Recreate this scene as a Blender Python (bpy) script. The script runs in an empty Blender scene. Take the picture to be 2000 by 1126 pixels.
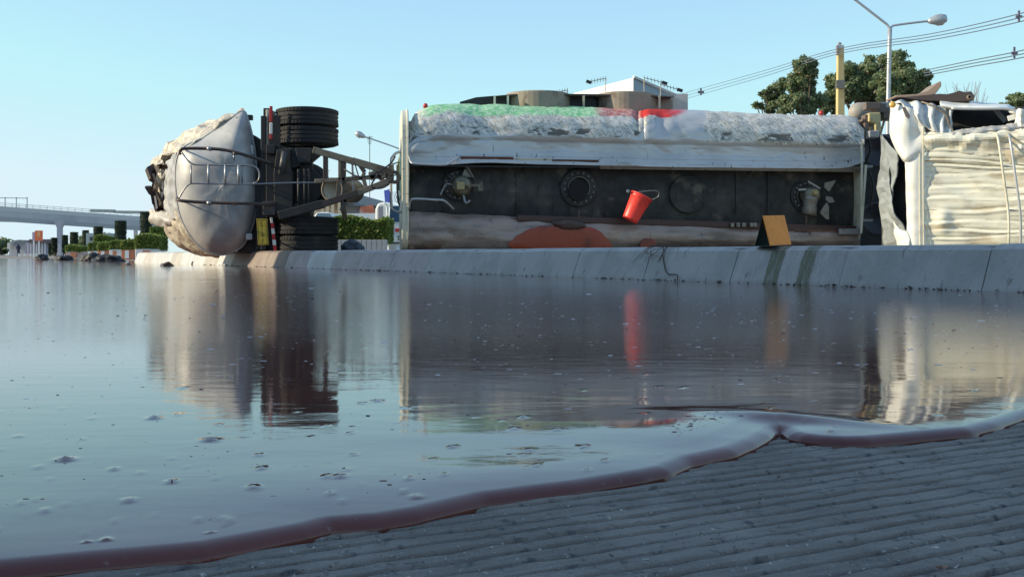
import bpy, bmesh, math, random
import numpy as np
from mathutils import Vector, Matrix, noise as mnoise
R = math.radians
random.seed(7); rng = np.random.default_rng(7)
sc = bpy.context.scene
col = sc.collection

# ------------------------------------------------------------------ camera, sky, sun
FPX, HOR, CH = 2145.0, 497.0, 0.20          # focal length in photo pixels, horizon row, lens height (m)
cam_d = bpy.data.cameras.new('camera'); cam = bpy.data.objects.new('camera', cam_d); col.objects.link(cam)
cam.location = (0, 0, CH); cam.rotation_euler = (R(90), 0, 0)
cam_d.sensor_width = 36.0; cam_d.lens = 36.0 * FPX / 2000.0
cam_d.shift_y = -(563.0 - HOR) / 2000.0
cam_d.clip_start = 0.02; cam_d.clip_end = 6000
sc.camera = cam

SUN_EL, SUN_DIR = R(23), Vector((-0.998, -0.06, 0)).normalized()     # towards the sun
world = bpy.data.worlds.new('World'); sc.world = world; world.use_nodes = True
wn, wl = world.node_tree.nodes, world.node_tree.links
wn.clear()
sky = wn.new('ShaderNodeTexSky'); sky.sky_type = 'NISHITA'; sky.sun_disc = False
sky.sun_elevation = SUN_EL; sky.sun_rotation = math.atan2(SUN_DIR.x, SUN_DIR.y)
sky.air_density = 1.0; sky.dust_density = 0.1; sky.ozone_density = 4.0; sky.altitude = 0
sep = wn.new('ShaderNodeSeparateColor'); comb = wn.new('ShaderNodeCombineColor'); wl.new(sky.outputs[0], sep.inputs[0])
EXPO = 0.8                                   # the photograph is exposed bright, its sky close to clipping
SKYG = ((0.52, 1.02, 0.72), (0.60, 1.36, 0.89), (0.48, 1.25, 0.97))
for i_, (g_, k_, c_) in enumerate(SKYG):         # the camera's tone response to the sky, per channel
    m0 = wn.new('ShaderNodeMath'); m0.operation = 'MULTIPLY'; m0.inputs[1].default_value = 0.135
    m1 = wn.new('ShaderNodeMath'); m1.operation = 'POWER'; m1.inputs[1].default_value = g_
    m2 = wn.new('ShaderNodeMath'); m2.operation = 'MULTIPLY'; m2.inputs[1].default_value = k_ * 10.0 / 2 ** EXPO
    wl.new(sep.outputs[i_], m0.inputs[0]); wl.new(m0.outputs[0], m1.inputs[0]); wl.new(m1.outputs[0], m2.inputs[0]); m3 = wn.new('ShaderNodeMath'); m3.operation = 'MINIMUM'; m3.inputs[1].default_value = c_ * 10.0 / 2 ** EXPO; wl.new(m2.outputs[0], m3.inputs[0]); wl.new(m3.outputs[0], comb.inputs[i_])
bg = wn.new('ShaderNodeBackground'); bg.inputs[1].default_value = 0.10
wo = wn.new('ShaderNodeOutputWorld')
wl.new(comb.outputs[0], bg.inputs[0]); wl.new(bg.outputs[0], wo.inputs[0])
sl = bpy.data.lights.new('sun', 'SUN'); sl.energy = 3.2; sl.angle = R(0.5); sl.color = (1.0, 0.86, 0.62)
so = bpy.data.objects.new('sun', sl); col.objects.link(so)
sdir = Vector((SUN_DIR.x * math.cos(SUN_EL), SUN_DIR.y * math.cos(SUN_EL), math.sin(SUN_EL)))
so.rotation_euler = sdir.to_track_quat('Z', 'Y').to_euler(); so.location = (-20, -5, 30)
sc.view_settings.view_transform = 'Standard'; sc.view_settings.look = 'None'
sc.view_settings.exposure = EXPO; sc.view_settings.gamma = 1.0
try: sc.view_settings.use_curve_mapping = False
except Exception: pass
sc.render.engine = 'CYCLES'
sc.cycles.max_bounces = 8; sc.cycles.use_denoising = True

# ------------------------------------------------------------------ placing helpers
def W(px, py, Y): return Vector(((px - 1000) / FPX * Y, Y, CH + (HOR - py) / FPX * Y))
def G(px, py, z=0.0):
    Y = (CH - z) * FPX / (py - HOR); return Vector(((px - 1000) / FPX * Y, Y, z))
class Plane:                                  # a vertical plane, with distances measured behind it
    def __init__(s, P, u):
        s.P = Vector((P[0], P[1])); u = Vector(u).normalized(); s.u = u; s.m = Vector((-u.y, u.x))
    def at(s, px, py, d=0.0):
        a = (px - 1000) / FPX
        Y = (d + s.P.dot(s.m)) / (a * s.m.x + s.m.y)
        return W(px, py, Y)
    def loc(s, along, d, z): p = s.P + s.u * along + s.m * d; return Vector((p.x, p.y, z))
TK = Plane((-1.656, 17.5), (0.992, 0.1224))   # belly side of the overturned tanker
CB = Plane((6.02, 16.8), (0.93, -0.37))       # sunlit side of the crushed cab

# ------------------------------------------------------------------ materials
def rgba(c): return (c[0], c[1], c[2], 1)
MATS = {}
def nodes(m):
    m.use_nodes = True; nt = m.node_tree; nt.nodes.clear()
    o = nt.nodes.new('ShaderNodeOutputMaterial'); b = nt.nodes.new('ShaderNodeBsdfPrincipled')
    nt.links.new(b.outputs[0], o.inputs[0]); return nt, b
def mk(nt, t, **kw):
    n = nt.nodes.new(t)
    for k, v in kw.items(): setattr(n, k, v)
    return n
def ramp(nt, src, lo, hi, smooth=True):
    n = mk(nt, 'ShaderNodeMapRange', interpolation_type='SMOOTHSTEP' if smooth else 'LINEAR')
    n.inputs['From Min'].default_value = lo; n.inputs['From Max'].default_value = hi
    nt.links.new(src, n.inputs['Value']); return n.outputs[0]
def noise(nt, vec, scale, detail=6, rough=0.6, stretch=None, dist=0.0):
    n = mk(nt, 'ShaderNodeTexNoise'); n.inputs['Scale'].default_value = scale
    n.inputs['Detail'].default_value = detail; n.inputs['Roughness'].default_value = rough
    n.inputs['Distortion'].default_value = dist
    if stretch:
        m = mk(nt, 'ShaderNodeMapping'); m.inputs['Scale'].default_value = stretch
        nt.links.new(vec, m.inputs[0]); vec = m.outputs[0]
    nt.links.new(vec, n.inputs['Vector']); return n.outputs[0]
def mixc(nt, fac, a, b):
    n = mk(nt, 'ShaderNodeMixRGB')
    for i, v in ((0, fac), (1, a), (2, b)):
        if hasattr(v, 'is_linked') or hasattr(v, 'node'): nt.links.new(v, n.inputs[i])
        elif i == 0: n.inputs[0].default_value = v
        else: n.inputs[i].default_value = rgba(v)
    return n.outputs[0]
def mth(nt, op, a, b=None, clamp=False):
    n = mk(nt, 'ShaderNodeMath', operation=op, use_clamp=clamp)
    for i, v in ((0, a), (1, b)):
        if v is None: continue
        if hasattr(v, 'node'): nt.links.new(v, n.inputs[i])
        else: n.inputs[i].default_value = v
    return n.outputs[0]
def bump(nt, h, strength, dist, prev=None):
    n = mk(nt, 'ShaderNodeBump'); n.inputs['Strength'].default_value = strength; n.inputs['Distance'].default_value = dist
    nt.links.new(h, n.inputs['Height'])
    if prev: nt.links.new(prev, n.inputs['Normal'])
    return n.outputs[0]
def mat(name, base, rough=0.6, metal=0.0, layers=(), bumps=(), rvar=0.0, spec=0.5, coord='Object'):
    """layers: (scale, colour, lo, hi[, stretch]) mixed in by noise; bumps: (scale, strength, distance[, stretch])"""
    if name in MATS: return MATS[name]
    m = bpy.data.materials.new(name); nt, b = nodes(m); MATS[name] = m
    tc = mk(nt, 'ShaderNodeTexCoord'); v = tc.outputs[coord]
    c = base
    for i, L in enumerate(layers):
        st = L[4] if len(L) > 4 else (1, 1, 1)
        mp = mk(nt, 'ShaderNodeMapping'); mp.inputs['Location'].default_value = (3.7 * i, 1.3 * i, 2.1 * i); mp.inputs['Scale'].default_value = st
        nt.links.new(v, mp.inputs[0])
        c = mixc(nt, ramp(nt, noise(nt, mp.outputs[0], L[0]), L[2], L[3]), c, L[1])
    if hasattr(c, 'node'): nt.links.new(c, b.inputs['Base Color'])
    else: b.inputs['Base Color'].default_value = rgba(c)
    b.inputs['Metallic'].default_value = metal; b.inputs['Roughness'].default_value = rough
    b.inputs['Specular IOR Level'].default_value = spec
    if rvar:
        rr = ramp(nt, noise(nt, v, 6), 0.3, 0.7)
        nt.links.new(mth(nt, 'ADD', mth(nt, 'MULTIPLY', rr, rvar), rough - rvar / 2), b.inputs['Roughness'])
    p = None
    for B in bumps:
        p = bump(nt, noise(nt, v, B[0], stretch=B[3] if len(B) > 3 else None), B[1], B[2], p)
    if p: nt.links.new(p, b.inputs['Normal'])
    return m

M_silver = mat('aluminium', (0.47, 0.47, 0.465), 0.46, 0.12, [(1.2, (0.31, 0.31, 0.315), .45, .65), (4, (0.36, 0.32, 0.27), .58, .72)], [(2.0, .2, .04), (60, .08, .003)], .15)
M_skin = mat('crumpled_sheet', (0.60, 0.54, 0.43), 0.5, 0.05, [(2.5, (0.38, 0.32, 0.25), .48, .60), (8, (0.16, 0.12, 0.09), .58, .66)], [(6, .6, .05), (25, .3, .01)], .2)
M_cream = mat('cream_paint', (0.72, 0.68, 0.54), 0.42, 0, [(2.2, (0.50, 0.44, 0.32), .5, .72), (9, (0.27, 0.21, 0.14), .6, .72, (.4, .4, 2.5))], [(5, .15, .02)], .2)
M_cabwhite = mat('cab_white_paint', (0.80, 0.79, 0.74), 0.35, 0, [(2.5, (0.62, 0.60, 0.52), .55, .75)], [(4, .12, .03)], .1)
M_dirtycab = mat('cab_dirty_paint', (0.78, 0.76, 0.64), 0.5, 0, [(1.6, (0.58, 0.51, 0.38), .50, .66, (1, 1, 3)), (8, (0.36, 0.30, 0.22), .60, .72, (.3, .3, 2)), (2.2, (0.20, 0.15, 0.10), .60, .68, (.5, .5, 14)), (30, (0.2, 0.16, 0.12), .66, .74)], [(22, .2, .006)], .2)
M_black = mat('black_chassis', (0.022, 0.022, 0.024), 0.62, 0, [(3, (0.045, 0.04, 0.035), .5, .7), (16, (0.07, 0.055, 0.04), .62, .75)], [(20, .2, .01)], .2)
M_belly = mat('belly_plate', (0.024, 0.024, 0.024), 0.7, 0, [(1.1, (0.060, 0.056, 0.05), .42, .62), (2.6, (0.12, 0.105, 0.085), .55, .68), (9, (0.02, 0.014, 0.012), .55, .7, (1, 1, .3))], [(1.2, .4, .08), (20, .2, .01)], .25)
M_rubber = mat('tyre_rubber', (0.018, 0.019, 0.021), 0.8, 0, [(5, (0.04, 0.037, 0.032), .5, .7)], [(60, .3, .004)])
M_steel = mat('dull_steel', (0.24, 0.22, 0.19), 0.5, .5, [(8, (0.12, 0.09, 0.06), .5, .7)], [(30, .2, .005)], .2)
M_pipe = mat('pipe_steel', (0.30, 0.30, 0.31), 0.4, .6, [(8, (0.15, 0.12, 0.1), .55, .7)])
M_darkrail = mat('dark_rail', (0.07, 0.05, 0.045), 0.5, .2, [(9, (0.16, 0.13, 0.1), .6, .72)])
M_draw = mat('drawbar_steel', (0.23, 0.19, 0.14), 0.6, .2, [(5, (0.10, 0.075, 0.055), .48, .66), (20, (0.34, 0.29, 0.22), .6, .72)], [(30, .2, .006)])
M_valve = mat('valve_bronze', (0.20, 0.18, 0.13), 0.45, .4, [(12, (0.07, 0.06, 0.05), .45, .65)], [(30, .2, .005)])
M_rust = mat('rusty_lip', (0.14, 0.055, 0.038), 0.6, 0, [(7, (0.22, 0.15, 0.10), .52, .7), (2, (0.07, 0.03, 0.02), .5, .7)], [(20, .2, .01)])
M_lower = mat('oily_lower_skin', (0.34, 0.26, 0.22), 0.35, .2, [(1.5, (0.16, 0.11, 0.085), .42, .62, (.4, .4, 2)), (4, (0.35, 0.30, 0.24), .58, .72), (9, (0.08, 0.04, 0.03), .62, .72, (1, 1, .3))], [(2, .5, .08), (10, .2, .02)], .2)
M_oil = mat('orange_red_oil', (0.28, 0.034, 0.006), 0.3, 0, [(3, (0.12, 0.015, 0.006), .5, .7)], [(6, .3, .02)])
M_oildark = mat('dark_red_oil', (0.035, 0.010, 0.008), 0.2, 0, [(5, (0.09, 0.02, 0.012), .5, .7)], [(8, .3, .02)])
M_red = mat('red_plastic', (0.85, 0.06, 0.045), 0.4, 0, [(5, (0.6, 0.04, 0.035), .5, .66), (14, (0.45, 0.12, 0.09), .63, .72)], [(10, .15, .01)])
M_redreflect = mat('red_marker', (0.5, 0.03, 0.03), 0.4, 0, [(20, (0.3, 0.04, 0.03), .5, .7)])
M_white = mat('white_marker', (0.75, 0.73, 0.7), 0.4, 0, [(15, (0.5, 0.45, 0.4), .55, .7)])
M_yel = mat('yellow_plate', (0.55, 0.42, 0.05), 0.5, 0, [(15, (0.35, 0.25, 0.05), .5, .7)])
M_platetext = mat('plate_lettering', (0.10, 0.08, 0.03), 0.6)
M_orange = mat('orange_card', (0.88, 0.27, 0.02), 0.6, 0, [(20, (0.80, 0.23, 0.02), .45, .6)], [(60, .1, .002)])
M_dgreen = mat('dark_green_card', (0.02, 0.05, 0.045), 0.6)
M_machine = mat('yellow_machine', (0.62, 0.50, 0.25), 0.5, 0, [(9, (0.4, 0.3, 0.14), .5, .7)])
M_galv = mat('galvanised', (0.48, 0.49, 0.5), 0.45, .5, [(6, (0.38, 0.38, 0.38), .5, .7)])
M_glass = mat('lamp_glass', (0.45, 0.44, 0.40), 0.2, 0)
M_conc = mat('concrete', (0.42, 0.40, 0.37), 0.85, 0, [(2, (0.33, 0.31, 0.28), .45, .65), (30, (0.26, 0.24, 0.22), .6, .75)], [(20, .2, .01)])
M_poleconc = mat('ochre_concrete_pole', (0.62, 0.48, 0.22), 0.8, 0, [(2, (0.50, 0.38, 0.18), .45, .65)])
M_flyover = mat('flyover_concrete', (0.52, 0.52, 0.52), 0.85, 0, [(0.2, (0.44, 0.44, 0.45), .45, .65)])  # kept pale to stand in for haze over the distance
M_far = mat('far_wall', (0.55, 0.52, 0.50), 0.85, 0, [(0.5, (0.45, 0.43, 0.42), .45, .65)])
M_roofblue = mat('blue_grey_roof', (0.20, 0.25, 0.30), 0.6, 0, [(1, (0.27, 0.31, 0.34), .45, .65)])
M_roofdark = mat('dark_roof', (0.12, 0.09, 0.10), 0.7, 0)
M_whitepaint = mat('white_paint', (0.78, 0.78, 0.76), 0.5, 0, [(2, (0.68, 0.67, 0.63), .5, .7)])
M_win = mat('window_glass', (0.03, 0.04, 0.05), 0.12, 0)
M_terracotta = mat('terracotta_paint', (0.55, 0.20, 0.10), 0.7, 0, [(6, (0.4, 0.15, 0.08), .5, .7)])
M_blue = mat('blue_sign', (0.10, 0.14, 0.5), 0.5)
M_bark = mat('bark', (0.12, 0.09, 0.065), 0.9, 0, [(6, (0.07, 0.05, 0.04), .45, .65)], [(20, .5, .02)])
M_cloth = mat('dark_clothes', (0.03, 0.035, 0.07), 0.8)
M_skinp = mat('skin', (0.35, 0.2, 0.14), 0.6)
M_wire = mat('wire', (0.10, 0.12, 0.17), 0.6)

def leafmat(name, a, b, c):
    m = bpy.data.materials.new(name); nt, bs = nodes(m)
    tc = mk(nt, 'ShaderNodeTexCoord'); gi = mk(nt, 'ShaderNodeNewGeometry')
    k = mixc(nt, ramp(nt, noise(nt, tc.outputs['Object'], .9, 3), .38, .62), a, b)
    k = mixc(nt, ramp(nt, gi.outputs['Random Per Island'], .55, 1.0, False), k, c)
    nt.links.new(k, bs.inputs['Base Color']); bs.inputs['Roughness'].default_value = .55
    tr = mk(nt, 'ShaderNodeBsdfTranslucent'); nt.links.new(k, tr.inputs[0])
    mx = mk(nt, 'ShaderNodeMixShader'); mx.inputs[0].default_value = .42
    out = [n for n in nt.nodes if n.type == 'OUTPUT_MATERIAL'][0]
    nt.links.new(bs.outputs[0], mx.inputs[1]); nt.links.new(tr.outputs[0], mx.inputs[2]); nt.links.new(mx.outputs[0], out.inputs[0])
    return m
M_leaf = leafmat('tree_leaves', (0.13, 0.20, 0.09), (0.19, 0.26, 0.12), (0.30, 0.28, 0.17))
M_hedge = leafmat('hedge_leaves', (0.09, 0.17, 0.03), (0.17, 0.25, 0.05), (0.32, 0.32, 0.09))
M_topi = leafmat('topiary_leaves', (0.018, 0.04, 0.02), (0.03, 0.055, 0.028), (0.05, 0.07, 0.035))

# ------------------------------------------------------------------ object helpers
def tag(o, label=None, cat=None, group=None, kind=None):
    if label: o['label'] = label
    if cat: o['category'] = cat
    if group: o['group'] = group
    if kind: o['kind'] = kind
    return o
def thing(name, label, cat, loc=(0, 0, 0), group=None):
    o = bpy.data.objects.new(name, None); col.objects.link(o); o.location = loc; o.empty_display_size = .2
    return tag(o, label, cat, group)
def root_of(o):
    while o.parent: o = o.parent
    return o
def obj(name, verts, faces, m, parent=None, smooth=False, uvs=None, bevel=0, solid=0, local=False, sub=0):
    """verts are world coordinates unless local"""
    if parent is not None and not local:
        L = root_of(parent).location
        verts = [(v[0] - L[0], v[1] - L[1], v[2] - L[2]) for v in verts]
    else: verts = [tuple(v) for v in verts]
    me = bpy.data.meshes.new(name); me.from_pydata(verts, [], faces); me.update()
    if isinstance(m, (list, tuple)):
        for q in m: me.materials.append(q)
    elif m: me.materials.append(m)
    if uvs is not None:
        ul = me.uv_layers.new(name='UVMap'); li = np.zeros(len(me.loops), dtype=np.int32); me.loops.foreach_get('vertex_index', li)
        ul.data.foreach_set('uv', np.asarray(uvs, dtype=np.float32)[li].ravel())
    if smooth: me.polygons.foreach_set('use_smooth', [True] * len(me.polygons))
    o = bpy.data.objects.new(name, me); col.objects.link(o)
    if parent is not None: o.parent = parent
    if solid:
        s = o.modifiers.new('solid', 'SOLIDIFY'); s.thickness = solid; s.offset = 0
    if bevel:
        b = o.modifiers.new('bevel', 'BEVEL'); b.width = bevel; b.segments = 2; b.limit_method = 'ANGLE'
    if sub:
        s = o.modifiers.new('sub', 'SUBSURF'); s.levels = sub; s.render_levels = sub
    return o
class MB:
    def __init__(s): s.v = []; s.f = []
    def add(s, v, f):
        n = len(s.v); s.v += [tuple(x) for x in v]; s.f += [tuple(i + n for i in q) for q in f]; return s
    def hull8(s, p): return s.add(p, [(0, 3, 2, 1), (4, 5, 6, 7), (0, 1, 5, 4), (1, 2, 6, 5), (2, 3, 7, 6), (3, 0, 4, 7)])
    def box(s, c, size, rz=0, rot=None):
        M = rot or Matrix.Rotation(rz, 3, 'Z'); c = Vector(c); hx, hy, hz = [q / 2 for q in size]
        return s.hull8([c + M @ Vector(p) for p in ((-hx, -hy, -hz), (hx, -hy, -hz), (hx, hy, -hz), (-hx, hy, -hz), (-hx, -hy, hz), (hx, -hy, hz), (hx, hy, hz), (-hx, hy, hz))])
    def bar(s, a, b, w, h):
        a, b = Vector(a), Vector(b); d = (b - a).normalized()
        up = Vector((0, 1, 0)) if abs(d.y) < .9 else Vector((0, 0, 1))
        x = d.cross(up).normalized(); y = x.cross(d).normalized()
        p = []
        for q in (a, b):
            for sx, sy in ((-1, -1), (1, -1), (1, 1), (-1, 1)): p.append(q + x * sx * w / 2 + y * sy * h / 2)
        return s.hull8(p)
    def tube(s, pts, r, seg=8, smooth=4, taper=None):
        pts = [Vector(p) for p in pts]
        if smooth > 1 and len(pts) > 2: pts = cat(pts, smooth)
        n = len(pts); rings = []
        prev = None
        for i, p in enumerate(pts):
            d = (pts[min(i + 1, n - 1)] - pts[max(i - 1, 0)]).normalized()
            if prev is None:
                ref = Vector((0, 0, 1)) if abs(d.z) < .9 else Vector((1, 0, 0)); x = d.cross(ref).normalized()
            else: x = (prev - d * prev.dot(d)).normalized()
            prev = x; y = d.cross(x); rr = r if taper is None else r * (1 + (taper - 1) * i / max(1, n - 1))
            rings.append([p + (x * math.cos(a) + y * math.sin(a)) * rr for a in [2 * math.pi * k / seg for k in range(seg)]])
        v = [q for ring in rings for q in ring]; f = []
        for i in range(n - 1):
            for k in range(seg): f.append((i * seg + k, i * seg + (k + 1) % seg, (i + 1) * seg + (k + 1) % seg, (i + 1) * seg + k))
        f.append(tuple(range(seg - 1, -1, -1))); f.append(tuple((n - 1) * seg + k for k in range(seg)))
        return s.add(v, f)
    def lathe(s, c, axis, prof, seg=32, cap=True):
        """prof: (radius, distance along axis)"""
        c = Vector(c); a = Vector(axis).normalized(); ref = Vector((0, 0, 1)) if abs(a.z) < .9 else Vector((1, 0, 0))
        x = a.cross(ref).normalized(); y = a.cross(x); v = []; f = []
        for r, h in prof:
            for k in range(seg):
                t = 2 * math.pi * k / seg; v.append(c + a * h + (x * math.cos(t) + y * math.sin(t)) * max(r, 1e-4))
        for i in range(len(prof) - 1):
            for k in range(seg): f.append((i * seg + k, i * seg + (k + 1) % seg, (i + 1) * seg + (k + 1) % seg, (i + 1) * seg + k))
        if cap:
            f.append(tuple(range(seg - 1, -1, -1))); f.append(tuple((len(prof) - 1) * seg + k for k in range(seg)))
        return s.add(v, f)
    def prism(s, outline, off):
        """outline: list of points (planar); off: extrusion vector"""
        n = len(outline); off = Vector(off); v = [Vector(p) for p in outline] + [Vector(p) + off for p in outline]
        f = [tuple(range(n)), tuple(range(2 * n - 1, n - 1, -1))] + [(i, i + n, (i + 1) % n + n, (i + 1) % n) for i in range(n)]
        return s.add(v, f)
    def make(s, name, m, parent=None, **kw): return obj(name, s.v, s.f, m, parent, **kw)
def cat(P, n, closed=False):
    P = [Vector(p) for p in P]; N = len(P); out = []
    rg = range(N if closed else N - 1)
    for i in rg:
        if closed: a, b, c, d = P[i - 1], P[i], P[(i + 1) % N], P[(i + 2) % N]
        else: a, b, c, d = P[max(i - 1, 0)], P[i], P[i + 1], P[min(i + 2, N - 1)]
        for k in range(n):
            t = k / n
            out.append(.5 * (2 * b + (c - a) * t + (2 * a - 5 * b + 4 * c - d) * t * t + (3 * b - a - 3 * c + d) * t ** 3))
    if not closed: out.append(P[-1].copy())
    return out
def fbm(p, H=1.0, oct=4): return mnoise.fractal(p, H, 2.0, oct)
def sheet(name, rows, m, parent=None, nu=6, nv=6, disp=None, solid=0.02, smooth=True, uvf=None, sm=True):
    """rows: grid of world points, interpolated smoothly; disp(point, u, v) -> metres along the normal"""
    A = [cat(r, nu) for r in rows]
    cols = [cat([r[j] for r in A], nv) for j in range(len(A[0]))]
    nc, nr = len(cols), len(cols[0])
    P = [[cols[j][i].copy() for j in range(nc)] for i in range(nr)]
    if disp:
        N = [[None] * nc for _ in range(nr)]
        for i in range(nr):
            for j in range(nc):
                du = P[i][min(j + 1, nc - 1)] - P[i][max(j - 1, 0)]; dv = P[min(i + 1, nr - 1)][j] - P[max(i - 1, 0)][j]
                n = du.cross(dv)
                if n.length > 1e-9: n.normalize()
                N[i][j] = n
        Q = [[P[i][j] + N[i][j] * disp(P[i][j], j / (nc - 1), i / (nr - 1)) for j in range(nc)] for i in range(nr)]
        P = Q
    v = [p for r in P for p in r]
    f = [(i * nc + j, (i + 1) * nc + j, (i + 1) * nc + j + 1, i * nc + j + 1) for i in range(nr - 1) for j in range(nc - 1)]
    uv = [(j / (nc - 1), i / (nr - 1)) for i in range(nr) for j in range(nc)]
    return obj(name, v, f, m, parent, smooth=sm, uvs=uv, solid=solid)
def copy_tree(o, parent=None):
    c = o.copy(); col.objects.link(c)
    if parent is not None: c.parent = parent
    for ch in list(o.children): copy_tree(ch, c)
    return c
def crumple(amp, sc_=1.5, seed=0.0, ridge=True):
    def fn(p, u, v):
        q = Vector((p.x * sc_ + seed, p.y * sc_, p.z * sc_ * 1.6))
        n = fbm(q, 1.0, 2)
        if ridge: n = (abs(n) * 2 - .5) + .25 * fbm(q * 3.1, 1.0, 1)
        return n * amp
    return fn

# ================================================================== SETTING
KD = Vector((-0.485, 0.8745)); KN = Vector((-0.8745, -0.485)); K0 = Vector((2.565, 5.5))    # kerb line, and its road side
KH, KSET = 0.257, 0.108
def kp(t, off, z): p = K0 + KD * t - KN * off; return Vector((p.x, p.y, z))     # off = metres behind the foot of the kerb

# road: transverse tined concrete, real grooves near the camera
def road_mat():
    m = bpy.data.materials.new('grooved_road'); nt, b = nodes(m)
    tc = mk(nt, 'ShaderNodeTexCoord'); v = tc.outputs['Object']
    c = mixc(nt, ramp(nt, noise(nt, v, 7), .42, .62), (0.200, 0.176, 0.155), (0.270, 0.240, 0.212))
    c = mixc(nt, ramp(nt, noise(nt, v, 60, 4), .55, .72), c, (0.07, 0.072, 0.075))
    c = mixc(nt, ramp(nt, noise(nt, v, 180, 3, .7), .64, .72), c, (0.33, 0.34, 0.34))
    c = mixc(nt, ramp(nt, noise(nt, v, 14, 5, .8), .64, .72), c, (0.27, 0.26, 0.24))
    ga = mk(nt, 'ShaderNodeAttribute'); ga.attribute_name = 'groove_shade'
    c = mixc(nt, mth(nt, 'MULTIPLY', ga.outputs['Fac'], .85), c, (0.03, 0.028, 0.027))  # groove colour darkened to stand in for shade inside the relief
    nt.links.new(c, b.inputs['Base Color']); b.inputs['Roughness'].default_value = .8
    b.inputs['Specular IOR Level'].default_value = .45
    p = bump(nt, noise(nt, v, 110, 5, .75), .9, .004)
    p = bump(nt, noise(nt, v, 480, 3, .7), .8, .0015, p)
    nt.links.new(p, b.inputs['Normal']); return m
gd = Vector((0.8745, 0.485)); gn = Vector((-0.485, 0.8745))
a0, a1, b0, b1 = -0.9, 3.1, -0.45, 1.75       # patch in (along groove, across) coordinates
NA, NB = 240, 1150
va, vb = np.linspace(a0, a1, NA), np.linspace(b0, b1, NB)
A, B = np.meshgrid(va, vb)
def snoise(x, y, s, seed):
    r = np.random.default_rng(seed); out = np.zeros_like(x)
    for k in range(10):
        th = r.uniform(0, 6.28); fr = s * r.uniform(.5, 1.6); out += np.sin((x * np.cos(th) + y * np.sin(th)) * fr + r.uniform(0, 6.28))
    return out / 4.0
wob = snoise(A, B, 6, 1) * .0008 + snoise(A, B, 40, 2) * .0005 + snoise(A, B, 120, 12) * .0006
gi_ = (B + wob) / 0.0235
ph = gi_ - np.floor(gi_); k_ = np.floor(gi_)
r_ = np.sin(k_ * 12.9898) * 43758.5453; r_ = r_ - np.floor(r_)
gshape = np.exp(-(np.abs(ph - .5) / (.10 + .05 * r_)) ** 4)
groove = gshape * (.0055 + .004 * r_ + snoise(A, B, 25, 3) * .0022 + snoise(A, B, 70, 9) * .0014).clip(.0004, .011)
lip = np.exp(-((ph - .24) / .09) ** 2) * (.0010 * snoise(A, B, 60, 4)) + .0014 * np.sin(k_ * 7.7) * (ph > .5)
Z = -groove + lip * .6 + snoise(A, B, 90, 5) * .0005 + np.random.default_rng(4).normal(size=A.shape) * .00028
edge = np.minimum.reduce([(A - a0) / .1, (a1 - A) / .1, (B - b0) / .1, (b1 - B) / .1]).clip(0, 1)
Z *= edge
Xw, Yw = A * gd.x + B * gn.x, A * gd.y + B * gn.y
v = np.stack([Xw.ravel(), Yw.ravel(), Z.ravel()], 1).tolist()
f = [(i * NA + j, i * NA + j + 1, (i + 1) * NA + j + 1, (i + 1) * NA + j) for i in range(NB - 1) for j in range(NA - 1)]
nb = len(v); BIG = 1500
cc = [(a0, b0), (a1, b0), (a1, b1), (a0, b1)]
oc = [(-BIG, -BIG), (BIG, -BIG), (BIG, BIG), (-BIG, BIG)]
for a, b in cc + oc: v.append((a * gd.x + b * gn.x, a * gd.y + b * gn.y, 0))
for k in range(4):
    k2 = (k + 1) % 4; f.append((nb + k, nb + 4 + k, nb + 4 + k2, nb + k2))
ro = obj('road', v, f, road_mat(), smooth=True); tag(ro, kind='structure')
gat = ro.data.attributes.new('groove_shade', 'FLOAT', 'POINT'); gat.data.foreach_set('value', np.concatenate([(gshape * edge * (groove / .007).clip(0, 1)).ravel(), np.zeros(8)]).astype(np.float32))

# median behind the kerb
mb = MB()
mb.hull8([kp(-14, .16, -.05), kp(-14, 9.0, -.05), kp(24.5, 9.0, -.05), kp(24.5, .16, -.05), kp(-14, .16, .225), kp(-14, 9.0, .225), kp(24.5, 9.0, .225), kp(24.5, .16, .225)])
md = mb.make('median', mat('median_paving', (0.30, 0.27, 0.23), .9, 0, [(2, (0.2, 0.17, 0.13), .45, .6), (10, (0.07, 0.1, 0.04), .6, .7)])); tag(md, kind='structure')

# kerb blocks
def kerbmat(name, base, dark, mossy=False):
    m = bpy.data.materials.new(name); nt, b = nodes(m); tc = mk(nt, 'ShaderNodeTexCoord'); v = tc.outputs['Object']; uv = tc.outputs['UV']
    c = mixc(nt, ramp(nt, noise(nt, v, 3), .42, .62), base, tuple(q * .8 for q in base))
    c = mixc(nt, ramp(nt, noise(nt, uv, 22, 5, .7, (1, .07, 1), .6), .58, .70), c, dark)
    c = mixc(nt, ramp(nt, noise(nt, v, 45, 4, .7), .62, .7), c, tuple(q * .55 for q in base))
    if mossy:
        sp = mk(nt, 'ShaderNodeSeparateXYZ'); nt.links.new(uv, sp.inputs[0])
        x = mth(nt, 'ADD', sp.outputs[0], mth(nt, 'MULTIPLY', mth(nt, 'SUBTRACT', noise(nt, uv, 6), .5), .05))
        for cx, w in ((.31, .055), (.60, .065)):
            d = mth(nt, 'ABSOLUTE', mth(nt, 'SUBTRACT', x, cx))
            c = mixc(nt, ramp(nt, d, w + .012, w - .012), c, (0.13, 0.13, 0.085))
        c = mixc(nt, mth(nt, 'MULTIPLY', ramp(nt, noise(nt, uv, 60, 3, .6, (1, .03, 1)), .5, .62), .28), c, (0.55, 0.53, 0.53))
    nt.links.new(c, b.inputs['Base Color']); b.inputs['Roughness'].default_value = .6
    p = bump(nt, noise(nt, v, 35, 5, .7), .5, .004); nt.links.new(p, b.inputs['Normal']); return m
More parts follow.
